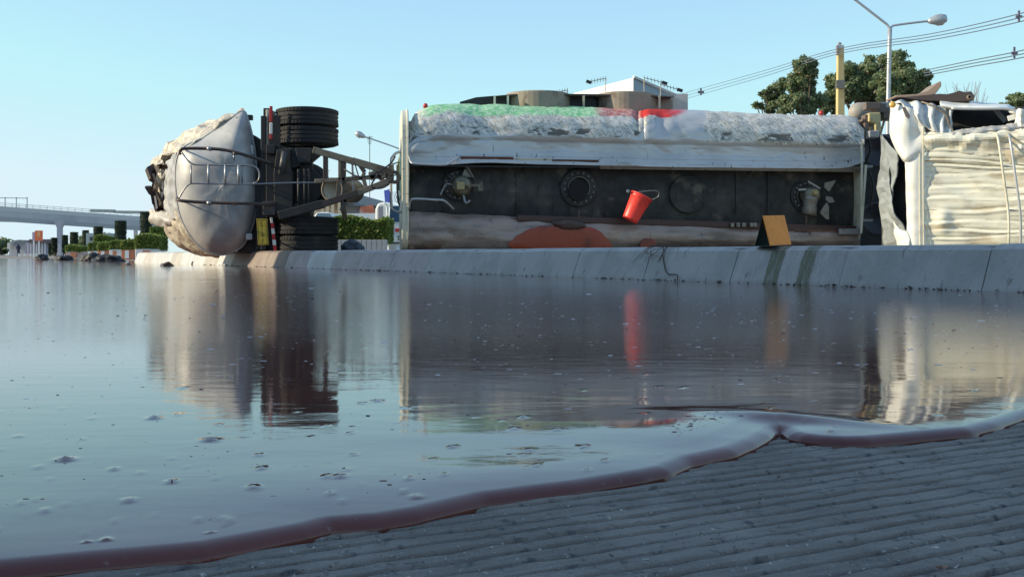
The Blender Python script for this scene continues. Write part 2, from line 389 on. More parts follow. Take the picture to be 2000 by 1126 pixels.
KM = {'g': kerbmat('kerb_grey', (0.41, 0.39, 0.375), (0.22, 0.19, 0.18)), 'm': kerbmat('kerb_mossy', (0.40, 0.37, 0.36), (0.22, 0.18, 0.17), True),
      'p': kerbmat('kerb_pink', (0.44, 0.37, 0.36), (0.29, 0.21, 0.19)), 'w': kerbmat('kerb_white', (0.56, 0.56, 0.55), (0.32, 0.28, 0.26)),
      'c': kerbmat('kerb_cream', (0.48, 0.45, 0.40), (0.3, 0.25, 0.22)), 'b': kerbmat('kerb_oily', (0.27, 0.215, 0.18), (0.08, 0.045, 0.035))}
kerb = thing('kerb', 'long low concrete kerb with sloping face between the wet road and the overturned tanker', 'kerb', kp(0, 0, 0))
ts = (6.6 - 5.5) / .8745
for i in range(-13, 23):
    t0, t1 = ts + i, ts + i + 1; Yc = 5.5 + .8745 * (t0 + t1) / 2
    if Yc < 7.0: kk = 'g'
    elif Yc < 7.5: kk = 'm'
    elif Yc < 11.5: kk = 'g'
    elif Yc < 14.5: kk = 'p'
    elif Yc < 16: kk = 'w' if i % 2 else 'p'
    elif Yc < 18.6: kk = 'b'
    else: kk = 'w' if i % 3 else 'c'
    j = .0035; n = 10
    hw = KH + random.uniform(-.003, .003); dz = random.uniform(-.004, .004)
    prof = [(dz, -.02), (KSET * .12 + dz, .03), (KSET * .8 + dz, hw - .03), (KSET + .02 + dz, hw - .006), (KSET + .05, hw), (.27, hw), (.28, -.02)]
    vv, ff, uu = [], [], []
    NP = len(prof)
    for q in range(n + 1):
        t = t0 + j + (t1 - t0 - 2 * j) * q / n
        for o_, z_ in prof:
            jit = .003 * fbm(Vector((t * 5, z_ * 9, 1)))
            if 0 < q < n: pass
            e = .006 if q in (0, n) and z_ > 0 else 0
            vv.append(kp(t, o_ + jit + e, z_ - e * .5)); uu.append((q / n, z_ / KH))
    for q in range(n):
        for w in range(NP - 1): a = q * NP + w; ff.append((a, a + NP, a + NP + 1, a + 1))
    ff.append(tuple(range(NP))); ff.append(tuple(n * NP + w for w in range(NP - 1, -1, -1)))
    obj('kerb_block', vv, ff, KM[kk], kerb, uvs=uu)
# joint filler behind the blocks
mb = MB(); mb.hull8([kp(-12, .03, -.02), kp(-12, .26, -.02), kp(24, .26, -.02), kp(24, .03, -.02), kp(-12, .12, KH - .012), kp(-12, .26, KH - .012), kp(24, .26, KH - .012), kp(24, .12, KH - .012)])
mb.make('joint_filler', mat('joint_mortar', (0.19, 0.175, 0.165), .9), kerb)

# ------------------------------------------------------------------ the spill
EP = [(-900, 1420), (-500, 1235), (-250, 1180), (0, 1133), (100, 1123), (200, 1113), (300, 1104), (400, 1094), (500, 1075), (600, 1055), (650, 1042), (750, 1034), (825, 1021), (950, 990), (1050, 976),
      (1130, 966), (1200, 954), (1260, 944), (1310, 933), (1352, 914), (1400, 903), (1440, 894), (1480, 877), (1508, 862), (1522, 851), (1538, 860), (1560, 866), (1600, 871), (1650, 873), (1700, 872), (1780, 865),
      (1840, 859), (1900, 853), (1950, 840), (2000, 822), (2100, 790), (2250, 745), (2500, 705), (2900, 672), (3600, 662)]
Ex = np.array([e[0] for e in EP], float); Ey = np.array([e[1] for e in EP], float)
def edgeY(px): return CH * FPX / (np.interp(px, Ex, Ey) - HOR)
pxs = np.concatenate([np.arange(-900, 0, 25), np.arange(0, 1460, 7), np.arange(1460, 1600, 3.5), np.arange(1600, 2010, 7), np.arange(2010, 3600, 40)])
aa = (pxs - 1000) / FPX
# far end: kerb foot or the far road
Yk = []
for a in aa:
    den = a * KD.y - KD.x
    t = (K0.x - a * K0.y) / den if abs(den) > 1e-6 else 1e9
    Y = K0.y + KD.y * t if den > 1e-3 else 1e9
    Yk.append(min(Y + .03 if Y > 0 else 1e9, 26.0))
Yk = np.array(Yk)
left = pxs < 290
Yk[left] = np.minimum(Yk[left] + (290 - pxs[left]) * .25, 50)
Ye = edgeY(pxs); Yk = np.maximum(Yk, Ye + .3)
rows_n = 150
nearw = np.concatenate([np.linspace(0, 1, 34)[:-1] ** 1.6 * .04, np.linspace(.04, .45, 56)[:-1]])
H0, WL = 0.0110, 0.018
V = np.zeros((len(nearw) + rows_n, len(pxs), 3))
for j, a in enumerate(aa):
    d0 = nearw * (1 + .0 * a); ys = Ye[j] + d0
    ymax = Yk[j]; y1 = min(Ye[j] + .45, ymax - .01)
    if ymax - .01 < Ye[j] + .45: ys = Ye[j] + d0 * (ymax - .02 - Ye[j]) / .45; y1 = ymax - .02
    ratio = np.linspace(0, 1, rows_n)
    yf = 1 / ((1 - ratio) / y1 + ratio / ymax)
    yy = np.concatenate([ys, yf]); V[:, j, 0] = a * yy; V[:, j, 1] = yy
EX = np.interp(np.linspace(-900, 3600, 900), Ex, Ex); EY = edgeY(EX); EXw = (EX - 1000) / FPX * EY
seg = np.stack([EXw, EY], 1)
nd = 120
P2 = V[:nd, :, :2].reshape(-1, 2); D = np.full(len(P2), 9.0)
for k in range(0, len(seg) - 1):
    a = seg[k]; b = seg[k + 1]; ab = b - a; L = (ab ** 2).sum()
    if L < 1e-12: continue
    t = (((P2 - a) @ ab) / L).clip(0, 1); q = a + t[:, None] * ab; D = np.minimum(D, np.sqrt(((P2 - q) ** 2).sum(1)))
Dm = np.full(V.shape[:2], 9.0); Dm[:nd] = D.reshape(nd, -1)
prof = np.sqrt(1 - (1 - (Dm / WL).clip(0, 1)) ** 2)
hh = H0 * (prof * .80 + .20 * np.sin((Dm / .09).clip(0, 1) * np.pi / 2))
X_, Y_ = V[:, :, 0], V[:, :, 1]
def gauss(px, py, sx, sy, amp, rot=0.0):
    c = G(px, py); dx, dy = X_ - c.x, Y_ - c.y; u_ = dx * math.cos(rot) + dy * math.sin(rot); w_ = -dx * math.sin(rot) + dy * math.cos(rot)
    return amp * np.exp(-(u_ / sx) ** 2 - (w_ / sy) ** 2)
land = (Dm / .05).clip(0, 1)
hh = hh + land * (gauss(1420, 840, .14, .085, .0034, .35) + gauss(1540, 836, .10, .024, .0045, -.45) + gauss(1350, 870, .10, .06, .0015))
hh = hh + land * snoise(X_, Y_, 18, 11) * .0006 * np.exp(-((Dm - .1) / .15) ** 2)
lumps = []
for k in range(420):
    px = random.uniform(-50, 2050); py = random.uniform(590, 1090)
    if py > np.interp(px, Ex, Ey) - 22: continue
    c = G(px, py, .0); s_ = random.uniform(.0010, .0022) * (1 + .6 * (random.random() < .12)); lumps.append((c.x, c.y, s_))
for px, py in ((128, 920), (300, 835), (410, 880), (650, 792), (75, 935), (640, 957), (665, 957), (335, 966), (222, 940), (1090, 860), (885, 893), (1142, 893), (510, 938)):
    c = G(px, py); lumps.append((c.x, c.y, .0050 if px in (128, 300, 410) else .0030))
for cx, cy, s_ in lumps:
    if cy > 4: continue
    el = random.uniform(1.0, 1.5)
    m_ = np.exp(-((X_ - cx) / (s_ * el)) ** 2 - ((Y_ - cy) / (s_ * 1.2)) ** 2)
    hh = hh + m_ * s_ * .8
V[:, :, 2] = hh
V[0, :, 2] = -.012
nr, nc = V.shape[:2]
f = [(i * nc + j, i * nc + j + 1, (i + 1) * nc + j + 1, (i + 1) * nc + j) for i in range(nr - 1) for j in range(nc - 1)]
def spill_mat():
    m = bpy.data.materials.new('spilled_molasses_brown'); nt, b = nodes(m); tc = mk(nt, 'ShaderNodeTexCoord'); v = tc.outputs['Object']
    c = mixc(nt, ramp(nt, noise(nt, v, 3), .4, .65), (0.125, 0.042, 0.030), (0.095, 0.032, 0.023))
    c = mixc(nt, ramp(nt, noise(nt, v, 130, 3, .6), .66, .72), c, (0.16, 0.09, 0.07))
    nt.links.new(c, b.inputs['Base Color']); b.inputs['IOR'].default_value = 1.45; b.inputs['Specular Tint'].default_value = (1.0, 0.84, 0.94, 1)
    nt.links.new(mth(nt, 'ADD', mth(nt, 'MULTIPLY', ramp(nt, noise(nt, v, .8), .35, .7), .03), .03), b.inputs['Roughness'])
    sep = mk(nt, 'ShaderNodeSeparateXYZ'); nt.links.new(v, sep.inputs[0])
    far = ramp(nt, sep.outputs[1], 1.2, 3.0)
    w1 = noise(nt, v, 9, 3, .5, (1, 1.8, 1)); w2 = noise(nt, v, 45, 4, .65, (1, 2.4, 1)); w3 = noise(nt, v, 150, 3, .6, (1, 1.5, 1))
    h = mth(nt, 'ADD', mth(nt, 'MULTIPLY', w1, .55), mth(nt, 'MULTIPLY', mth(nt, 'MULTIPLY', w2, far), .5))
    h = mth(nt, 'ADD', h, mth(nt, 'MULTIPLY', w3, .03))
    p = bump(nt, h, .21, .004)
    nt.links.new(p, b.inputs['Normal']); return m
sp = obj('spilled_liquid', V.reshape(-1, 3).tolist(), f, spill_mat(), smooth=True); tag(sp, kind='structure')

def spill_z(x, y):
    j = int(np.argmin(np.abs(aa - x / y))); i = int(np.argmin(np.abs(V[1:, j, 1] - y))) + 1; return float(hh[i, j])
# specks and froth standing out of the spill
def scatter(name, n, m, pyr, size, label, flat=.4, pxr=(-50, 2050), dens=None):
    mb = MB()
    for k in range(n):
        px = random.uniform(*pxr); py = random.uniform(*pyr)
        lim = .0356 * (px - 680) + 528 + 4
        if py < max(lim, 507) or py > np.interp(px, Ex, Ey) - (25 if size > .002 else 70): continue
        if dens and random.random() > dens(px, py): continue
        c = G(px, py, H0); c.z = spill_z(c.x, c.y) - .0004; s_ = size * min(3.0, random.lognormvariate(-.5, .55)) * (c.y ** .55)
        el = random.uniform(1, 2.6); q = 7; vv = [c + Vector((0, 0, s_ * flat * 1.1))]; ff = []
        for lv, (rr, zz) in enumerate(((.6, .8), (1, 0))):
            for i in range(q):
                t = 2 * math.pi * i / q; w_ = random.uniform(.75, 1.2); vv.append(c + Vector((math.cos(t) * s_ * el * rr * w_, math.sin(t) * s_ * rr * w_, s_ * flat * zz - (.003 if lv else 0))))
        for i in range(q):
            ff.append((0, 1 + i, 1 + (i + 1) % q)); ff.append((1 + i, 1 + q + i, 1 + q + (i + 1) % q, 1 + (i + 1) % q))
        mb.add(vv, ff)
    o = mb.make(name, m, smooth=True); tag(o, label, None, None, 'stuff'); return o
M_froth = mat('froth', (0.60, 0.58, 0.60), .35, 0)
M_clot = mat('dark_clots', (0.035, 0.02, 0.016), .35, 0, [(30, (0.14, 0.09, 0.06), .5, .7)])
scatter('froth_flecks', 16000, M_froth, (560, 800), .0014, 'pale froth flecks floating on the far part of the spilled liquid', .22,
        dens=lambda x, y: (.75 if (x > 820 and 590 < y < 735) or (330 < x < 660 and 560 < y < 740) else .10) * max(0, .35 + 1.6 * mnoise.noise(Vector((x * .012, y * .05, 3)))))
scatter('dirt_specks', 1100, M_clot, (512, 1060), .0011, 'small dark specks of dirt sticking out of the spilled liquid', .5, dens=lambda x, y: .25 if y > 760 else .7)

M_bub = mat('bubble_film', (0.13, 0.05, 0.045), .12, 0)
scatter('spill_bubbles', 7000, M_bub, (560, 1010), .0008, 'small brown bubbles dotted over the spilled liquid', .42, dens=lambda x, y: max(0, .5 + .9 * mnoise.noise(Vector((x * .006, y * .02, 9)))))
scatter('froth_patch', 4000, M_bub, (806, 880), .0007, 'dense patch of fine froth on the swelling near the fold of the spill edge', .45, (1290, 1520), dens=lambda x, y: 1 if ((x - 1410) / 105) ** 2 + ((y - 840) / 32) ** 2 < 1 else 0)
# ================================================================== OVERTURNED TANKER
def tank_mat():
    m = bpy.data.materials.new('scraped_tank_paint'); nt, b = nodes(m); tc = mk(nt, 'ShaderNodeTexCoord'); ob = tc.outputs['Object']
    sp_ = mk(nt, 'ShaderNodeSeparateXYZ'); nt.links.new(tc.outputs['UV'], sp_.inputs[0]); u, v = sp_.outputs[0], sp_.outputs[1]
    n1 = noise(nt, ob, 2.5, 5); wv = mth(nt, 'ADD', v, mth(nt, 'MULTIPLY', mth(nt, 'SUBTRACT', n1, .5), .22))
    fine = noise(nt, ob, 14, 6, .75, (1, 1, 1.4), .8); fine2 = noise(nt, ob, 40, 4, .7)
    slant = noise(nt, ob, 10, 4, .6, (1.6, 1, .5), 1.2)
    base = mixc(nt, ramp(nt, noise(nt, ob, 1.3), .4, .65), (0.52, 0.525, 0.53), (0.44, 0.445, 0.45))
    base = mixc(nt, ramp(nt, noise(nt, ob, 6, 5, .7, (.35, 1, 2)), .58, .72), base, (0.30, 0.29, 0.26))
    scr = mixc(nt, ramp(nt, fine, .40, .60), (0.36, 0.35, 0.32), (0.68, 0.67, 0.63))
    scr = mixc(nt, ramp(nt, slant, .52, .66), scr, (0.62, 0.57, 0.45))
    scr = mixc(nt, ramp(nt, fine2, .60, .70), scr, (0.20, 0.19, 0.17))
    mq = mk(nt, 'ShaderNodeMapping'); mq.inputs['Rotation'].default_value = (0, R(-52), 0); nt.links.new(ob, mq.inputs[0])
    mr = mk(nt, 'ShaderNodeMapping'); mr.inputs['Scale'].default_value = (5, 3, 26); mr.inputs['Location'].default_value = (1, 2, 3); nt.links.new(mq.outputs[0], mr.inputs[0])
    scrat = noise(nt, mr.outputs[0], 1.0, 5, .7); scr = mixc(nt, ramp(nt, scrat, .52, .60), scr, (0.74, 0.72, 0.66)); scr = mixc(nt, ramp(nt, scrat, .40, .34), scr, (0.17, 0.16, 0.15))
    ms = mth(nt, 'MULTIPLY', ramp(nt, wv, .505, .495), ramp(nt, mth(nt, 'ADD', u, mth(nt, 'MULTIPLY', n1, .06)), .66, .64))
    # the scraped field on the right reaches down as far, the part between is a clean dented plate
    ms2 = mth(nt, 'MULTIPLY', ramp(nt, wv, .545, .535), ramp(nt, mth(nt, 'ADD', u, mth(nt, 'MULTIPLY', n1, .10)), .70, .71))
    c1 = mth(nt, 'MULTIPLY', ms, ramp(nt, mth(nt, 'ADD', u, mth(nt, 'MULTIPLY', wv, .2)), .585, .575))
    sm_ = mth(nt, 'MAXIMUM', c1, ms2)
    c = mixc(nt, sm_, base, scr)
    # bare grey patches
    pn = noise(nt, ob, 2.2, 5, .55, (1, 1, 2.2)); band = mth(nt, 'MULTIPLY', ramp(nt, v, .33, .38), ramp(nt, v, .52, .47))
    pt = mth(nt, 'MULTIPLY', mth(nt, 'MULTIPLY', ramp(nt, pn, .53, .56), band), sm_)
    c = mixc(nt, pt, c, (0.13, 0.125, 0.11))
    # green and red livery along the top
    gmask = mth(nt, 'MULTIPLY', mth(nt, 'MULTIPLY', ramp(nt, wv, .185, .145), ramp(nt, u, .02, .05)), ramp(nt, u, .43, .40))
    gcol = mixc(nt, ramp(nt, fine, .40, .62), (0.16, 0.50, 0.22), (0.58, 0.78, 0.55))
    c = mixc(nt, gmask, c, gcol)
    rmask = mth(nt, 'MULTIPLY', mth(nt, 'MULTIPLY', ramp(nt, wv, .155, .12), ramp(nt, u, .40, .43)), ramp(nt, mth(nt, 'ADD', u, mth(nt, 'MULTIPLY', v, .2)), .625, .60))
    rcol = mixc(nt, ramp(nt, fine, .40, .62), (0.50, 0.10, 0.08), (0.68, 0.50, 0.45))
    rcol = mixc(nt, ramp(nt, u, .505, .515), rcol, (0.68, 0.04, 0.03))
    c = mixc(nt, rmask, c, rcol)
    for v0_, w_, k_ in ((.60, .006, .6), (.575, .012, .35), (.86, .003, .5)):  # crease and seam lines painted dark in place of relief shading
        dl = mth(nt, 'ABSOLUTE', mth(nt, 'SUBTRACT', mth(nt, 'ADD', v, mth(nt, 'MULTIPLY', mth(nt, 'SUBTRACT', n1, .5), .02)), v0_)); c = mixc(nt, mth(nt, 'MULTIPLY', ramp(nt, dl, w_ * 1.6, w_), k_), c, (0.22, 0.19, 0.15))
    # thin run marks near the lower lip
    rn = noise(nt, ob, 5, 2, .5, (5, 5, .15)); c = mixc(nt, mth(nt, 'MULTIPLY', ramp(nt, rn, .69, .71), ramp(nt, v, .62, .75)), c, (0.06, 0.05, 0.05))
    nt.links.new(c, b.inputs['Base Color'])
    b.inputs['Metallic'].default_value = .25
    nt.links.new(mth(nt, 'ADD', .30, mth(nt, 'MULTIPLY', sm_, .3)), b.inputs['Roughness'])
    hs = mth(nt, 'MULTIPLY', mth(nt, 'ADD', mth(nt, 'MULTIPLY', scrat, 1.2), mth(nt, 'ADD', slant, mth(nt, 'MULTIPLY', fine2, .4))), mth(nt, 'MAXIMUM', sm_, gmask))
    p = bump(nt, hs, .28, .010); p = bump(nt, noise(nt, ob, 2.2, 2, .4, (1, 1, 1.6)), .3, .03, p)
    nt.links.new(p, b.inputs['Normal']); return m
tk = thing('overturned_tanker', 'long tank lorry on its side, scraped green and red paint, dark belly facing the road', 'tank lorry', TK.loc(3.8, .9, .22))
PXC = [797, 812, 835, 870, 950, 1050, 1150, 1235, 1250, 1275, 1340, 1450, 1550, 1640, 1672, 1688]
TOP = [250, 222, 209, 204, 206, 209, 212, 215, 219, 215, 216, 221, 225, 228, 233, 246]
LIP = [318, 320, 322, 322, 318, 321, 323, 324, 325, 326, 327, 328, 329, 329, 322, 316]
rows = []
rows.append([TK.at(p, t + 14, 1.5) for p, t in zip(PXC, TOP)])
rows.append([TK.at(p, t, .75) for p, t in zip(PXC, TOP)])
rows.append([TK.at(p, t + 5, .32) for p, t in zip(PXC, TOP)])
rows.append([TK.at(p, t + (l - t) * .22, .07) for p, t, l in zip(PXC, TOP, LIP)])
rows.append([TK.at(p, t + (l - t) * .48, .0 if q % 3 else -.02) for q, (p, t, l) in enumerate(zip(PXC, TOP, LIP))])
rows.append([TK.at(p, t + (l - t) * .60, .02) for p, t, l in zip(PXC, TOP, LIP)])
rows.append([TK.at(p, t + (l - t) * .80, .02) for p, t, l in zip(PXC, TOP, LIP)])
rows.append([TK.at(p, l, -.02) for p, l in zip(PXC, LIP)])
def tdisp(p, u, v):
    q = Vector((p.x * 1.3, p.y, p.z * 2.0)); d = .035 * (abs(fbm(q)) - .3) * (1 if v < .85 else .25)
    if v < .62: d += .010 * fbm(Vector((p.x * 5, 3, p.z * 7))) + .004 * fbm(Vector((p.x * 22 + p.z * 14, 3, p.z * 12)))
    for cu, cv, s_, a_ in ((.265, .50, .03, .07), (.50, .30, .02, .12), (.625, .45, .012, .03), (.655, .6, .012, .03), (.585, .35, .02, -.02), (.56, .5, .008, .02), (.08, .8, .08, -.06), (.03, .5, .04, .08)):
        d += -a_ * math.exp(-((u - cu) / s_) ** 2 - ((v - cv) / .16) ** 2)
    return -d
# rows' v is remapped so that UV v = 0 at the top edge and 1 at the lip
upper = sheet('tank_side', rows, None, tk, 16, 12, tdisp, .02)
me = upper.data; me.materials.append(tank_mat()); ul = me.uv_layers[0]
uvd = np.zeros(len(me.loops) * 2, np.float32); ul.data.foreach_get('uv', uvd); uvd = uvd.reshape(-1, 2)
ctrl_v = np.array([0, 1, 2, 3, 4, 5, 6, 7]) / 7; ctrl_t = np.array([-.25, -.02, .05, .22, .48, .60, .80, 1.0])
uvd[:, 1] = np.interp(uvd[:, 1], ctrl_v, ctrl_t)
cu_ = np.arange(len(PXC)) / (len(PXC) - 1); uvd[:, 0] = np.interp(uvd[:, 0], cu_, (np.array(PXC) - 797) / 891)
ul.data.foreach_set('uv', uvd.ravel())

# belly plate, flat and recessed
def brow(py, d): return [TK.at(p, py, d) for p in (799, 950, 1130, 1340, 1500, 1600, 1686)]
sheet('belly_plate', [brow(312, .34), brow(345, .30), brow(380, .28), brow(415, .30), brow(455, .36)], M_belly, tk, 10, 8, crumple(.018, .9, 3, False), .03)
# upper lip strips
for x0, x1, y0, y1, m_, d in ((900, 1003, 305, 317, M_rust, -.03), (1003, 1078, 309, 320, M_skin, -.025), (1078, 1170, 311, 322, M_rust, -.03), (1172, 1680, 319, 330, M_steel, -.02)):
    k = .012
    mb = MB(); a, b_ = TK.at(x0, y0, d), TK.at(x1, y0 + (x1 - x0) * k, d); c, e = TK.at(x1, y1 + (x1 - x0) * k, d + .03), TK.at(x0, y1, d + .03)
    off = Vector((-.0, .05, 0)); mb.prism([a, b_, c, e], off); mb.make('lip_strip', m_, tk, bevel=.006)
# recess ceiling and floor (return flanges)
mb = MB(); mb.prism([TK.at(800, 325, .0), TK.at(1686, 331, .0), TK.at(1686, 331, .36), TK.at(800, 325, .36)], (0, 0, .02)); mb.make('upper_flange', M_black, tk)
mb = MB(); mb.prism([TK.at(800, 418, .16), TK.at(1684, 452, .06), TK.at(1684, 458, .34), TK.at(800, 424, .36)], (0, 0, -.03)); mb.make('lower_flange', M_rust, tk)
mb = MB(); mb.bar(TK.at(1010, 425, .10), TK.at(1672, 447, .10), .10, .05); mb.make('flange_beam', mat('dark_red_beam', (0.05, 0.018, 0.015), .4), tk, bevel=.01)
# lower skin
LX = [798, 830, 900, 1000, 1120, 1250, 1400, 1550, 1650, 1676]
sheet('lower_side', [[TK.at(p, 414 + (p - 798) * .040, .17) for p in LX], [TK.at(p, 424 + (p - 798) * .036, .10) for p in LX], [TK.at(p, 446 + (p - 798) * .016, .05) for p in LX],
                     [TK.at(p, 470 + (p - 798) * .004, .06) for p in LX], [TK.at(p, 489, .20) for p in LX], [TK.at(p, 493, .6) for p in LX]], M_lower, tk, 12, 8, crumple(.03, 1.6, 9), .02)
# dark red oil that ran out under the open port
def blob(name, pts, d, m_, parent, th=.008):
    c = Vector((sum(p[0] for p in pts) / len(pts), sum(p[1] for p in pts) / len(pts)))
    o2 = [q + Vector((2.2 * fbm(Vector((q.x * .12, q.y * .12, 0))), 1.6 * fbm(Vector((q.x * .2, 7, q.y * .2))), 0)) for q in cat([Vector((p[0], p[1], 0)) for p in pts], 6, True)]; vv = []; ff = []; n = len(o2)
    rings = ((1, 0), (.93, .7), (.75, 1), (.3, 1.15))
    for r, h in rings:
        for q in o2: vv.append(TK.at(c.x + (q.x - c.x) * r, c.y + (q.y - c.y) * r, d - th * h))
    for i in range(len(rings) - 1):
        for k in range(n): ff.append((i * n + k, i * n + (k + 1) % n, (i + 1) * n + (k + 1) % n, (i + 1) * n + k))
    ff.append(tuple((len(rings) - 1) * n + k for k in range(n)))
    return obj(name, vv, ff, m_, parent, smooth=True)
blob('oil_stain', [(1000, 484), (1003, 466), (1030, 449), (1062, 441), (1110, 443), (1150, 443), (1172, 452), (1190, 470), (1190, 486), (1100, 492)], .02, M_oil, tk)
blob('oil_stain', [(1078, 436), (1090, 430), (1110, 428), (1135, 432), (1145, 442), (1128, 448), (1100, 447)], .0, M_oildark, tk)
blob('oil_stain', [(1250, 484), (1254, 468), (1268, 465), (1281, 470), (1282, 484), (1266, 490)], .02, M_oil, tk)
for px in (1131, 1575):
    blob('oil_run', [(px - 3, 412), (px + 3, 412), (px + 2, 440), (px + 1, 462), (px - 1, 455), (px - 2, 430)], .09, M_oildark, tk, .006)
# end plates
def endplate(px, m_, th, rim, name):
    L = (TK.at(px, 300, 0).to_2d() - TK.P).dot(TK.u); prof = []
    for i in range(48):
        t = 2 * math.pi * i / 48; c_, s_ = math.cos(t), math.sin(t); e = .42
        x_ = 1.0 + 1.02 * math.copysign(abs(c_) ** e, c_); z_ = 1.40 + (1.17 if px < 1000 else 1.08) * math.copysign(abs(s_) ** e, s_)
        prof.append(TK.loc(L, x_, z_))
    mb = MB(); mb.prism(prof, (TK.u.x * th, TK.u.y * th, 0)); o = mb.make(name, m_, tk, bevel=.015)
    mb = MB(); mb.tube(prof + prof[:1], rim, 6, 1); mb.make('rim', m_, o)
    return o
endplate(796, M_cream, -.09, .022, 'rear_end_plate'); endplate(1682, M_cream, .03, .018, 'front_end_plate')
# green patch on the rear plate edge
mb = MB(); mb.box(TK.loc(-.105, 1.0, 1.55), (.012, 1.5, .8), math.atan2(TK.u.y, TK.u.x)); mb.make('green_stripe', mat('livery_green', (0.15, 0.5, 0.25), .4, 0, [(4, (0.5, 0.6, 0.45), .45, .6)]), tk)
# far side of the barrel
sheet('barrel_back', [[TK.loc(.05 + s * 1.5, 1.5, 2.5) for s in range(6)], [TK.loc(.05 + s * 1.5, 2.2, 1.9) for s in range(6)], [TK.loc(.05 + s * 1.5, 2.3, 1.2) for s in range(6)], [TK.loc(.05 + s * 1.5, 1.8, .35) for s in range(6)], [TK.loc(.05 + s * 1.5, .6, .24) for s in range(6)]], M_silver, tk, 3, 4, None, .02)

# coamings standing up beyond the top edge
M_coam = mat('dusty_brown_coaming', (0.30, 0.255, 0.20), .7, 0, [(3, (0.16, 0.12, 0.09), .5, .66)], [(15, .2, .01)])
def drum(pxc, rpx, y0, y1, d, m_):
    c = TK.at(pxc, y1, d + .5); r = rpx / FPX * c.y; z1 = TK.at(pxc, y0, d + .5).z
    mb = MB(); mb.lathe(Vector((c.x, c.y, c.z - .25)), (0, 0, 1), [(r * .99, 0), (r, .05), (r, z1 - c.z + .23), (r * .97, z1 - c.z + .25)], 40)
    mb.make('coaming_drum', m_, tk, smooth=False, bevel=.01)
drum(1050, 64, 185, 212, .6, M_coam); drum(1222, 60, 186, 216, .6, M_coam); drum(978, 13, 188, 206, .5, M_cream)
for x0, x1 in ((1108, 1166), (1276, 1315)):
    mb = MB(); mb.prism([TK.at(x0, 188, .9), TK.at(x1 - 4, 189, .9), TK.at(x1, 195, .9), TK.at(x1, 218, .9), TK.at(x0, 218, .9)], (0, .6, 0)); mb.make('coaming_box', M_black if x0 < 1200 else M_coam, tk, bevel=.02)
mb = MB(); mb.prism([TK.at(898, 199, .8), TK.at(930, 190, .8), TK.at(966, 187, .8), TK.at(992, 187, .8), TK.at(992, 206, .8), TK.at(898, 206, .8)], (0, .5, 0)); mb.make('coaming_wedge', M_black, tk)
for px in (1140, 1288, 966, 992): mb = MB(); mb.bar(TK.at(px, 187, .62), TK.at(px, 212, .62), .035, .03); mb.make('coaming_post', M_cream, tk)
mb = MB(); mb.prism([TK.at(960, 188, .7), TK.at(1000, 184, .7), TK.at(1060, 182.5, .7), TK.at(1180, 184, .7), TK.at(1300, 187, .7), TK.at(1312, 190, .7), TK.at(1180, 187, .7), TK.at(1060, 185.5, .7), TK.at(1000, 187, .7)], (0, .9, 0)); mb.make('coaming_lid', mat('lid_dark', (0.09, 0.075, 0.065), .7), tk)
for px, py in ((831, 205), (1604, 219)):
    mb = MB(); c = TK.at(px, py, .55); mb.lathe(c - Vector((0, 0, .05)), (0, 0, 1), [(.035, 0), (.04, .03), (.035, .06), (.02, .075)], 14); mb.make('marker_lamp', M_redreflect, tk, smooth=True)

# fittings on the belly
def port(px, py, rpx, kind):
    c = TK.at(px, py, .27); s_ = c.y / FPX; r = rpx * s_; ax = Vector((-TK.m.x, -TK.m.y, 0))
    mb = MB()
    if kind == 'cover': mb.lathe(c, ax, [(r, -.02), (r, .03), (r * .96, .045), (r * .9, .045), (r * .88, .035), (.001, .04)], 48)
    else: mb.lathe(c, ax, [(r, -.02), (r, .035), (r * .95, .045), (r * .60, .045), (r * .57, .02), (r * .55, -.14), (.001, -.16)], 48)
    fl = mb.make('flange' if kind != 'cover' else 'port_cover', M_belly if kind == 'cover' else M_black, tk, smooth=False)
    if kind != 'cover':
        mb = MB(); mb.lathe(c, ax, [(r * .59, .03), (r * .59, .055), (r * .56, .055), (r * .56, .0)], 40, False); mb.make('ring_edge', M_steel, fl)
        x = Vector((TK.u.x, TK.u.y, 0)); z = Vector((0, 0, 1))
        for k in range(16):
            t = 2 * math.pi * k / 16 + .1; p = c + (x * math.cos(t) + z * math.sin(t)) * r * .79 + ax * .04
            mb = MB(); mb.lathe(p, ax, [(.017, 0), (.017, .022), (.010, .024), (.009, .034)], 6); mb.make('bolt', M_steel, fl)
    return fl, c, r, ax
port(1130, 367, 37, 'open'); port(1342, 379, 37, 'cover')
mb = MB(); c = TK.at(1130, 372, .14); mb.lathe(c, (-TK.m.x, -TK.m.y, 0), [(.165, -.02), (.165, 0)], 30); mb.make('port_opening', mat('opening_black', (0.006, 0.005, 0.005), .8), tk)
X3, Z3 = Vector((TK.u.x, TK.u.y, 0)), Vector((0, 0, 1))
# left valve
fl, c, r, ax = port(895, 362, 31, 'valve')
c = TK.at(901, 363, .2)
vb = MB(); vb.lathe(c + ax * -.02, ax, [(.17, 0), (.175, .05), (.16, .09), (.165, .11), (.15, .17), (.10, .21), (.06, .22), (.06, .26), (.001, .27)], 28); v1 = vb.make('valve_body', M_valve, tk, smooth=True)
mb = MB(); mb.box(c + ax * .2 + X3 * -.03 + Z3 * -.01, (.13, .10, .13), .12); mb.make('actuator', mat('brass', (0.33, 0.27, 0.14), .45, .4), v1, bevel=.01)
mb = MB(); mb.tube([c + X3 * -.12 + ax * .1, c + X3 * -.25 + ax * .16 + Z3 * .02, c + X3 * -.30 + Z3 * -.06 + ax * .16, c + X3 * -.35 + Z3 * -.16 + ax * .16], .013); mb.make('lever', M_pipe, v1, smooth=True)
mb = MB(); mb.tube([c + X3 * .10 + ax * .1, c + X3 * .27 + ax * .14], .03); mb.box(c + X3 * .30 + ax * .14 + Z3 * -.02, (.07, .07, .14)); mb.make('outlet', M_valve, v1)
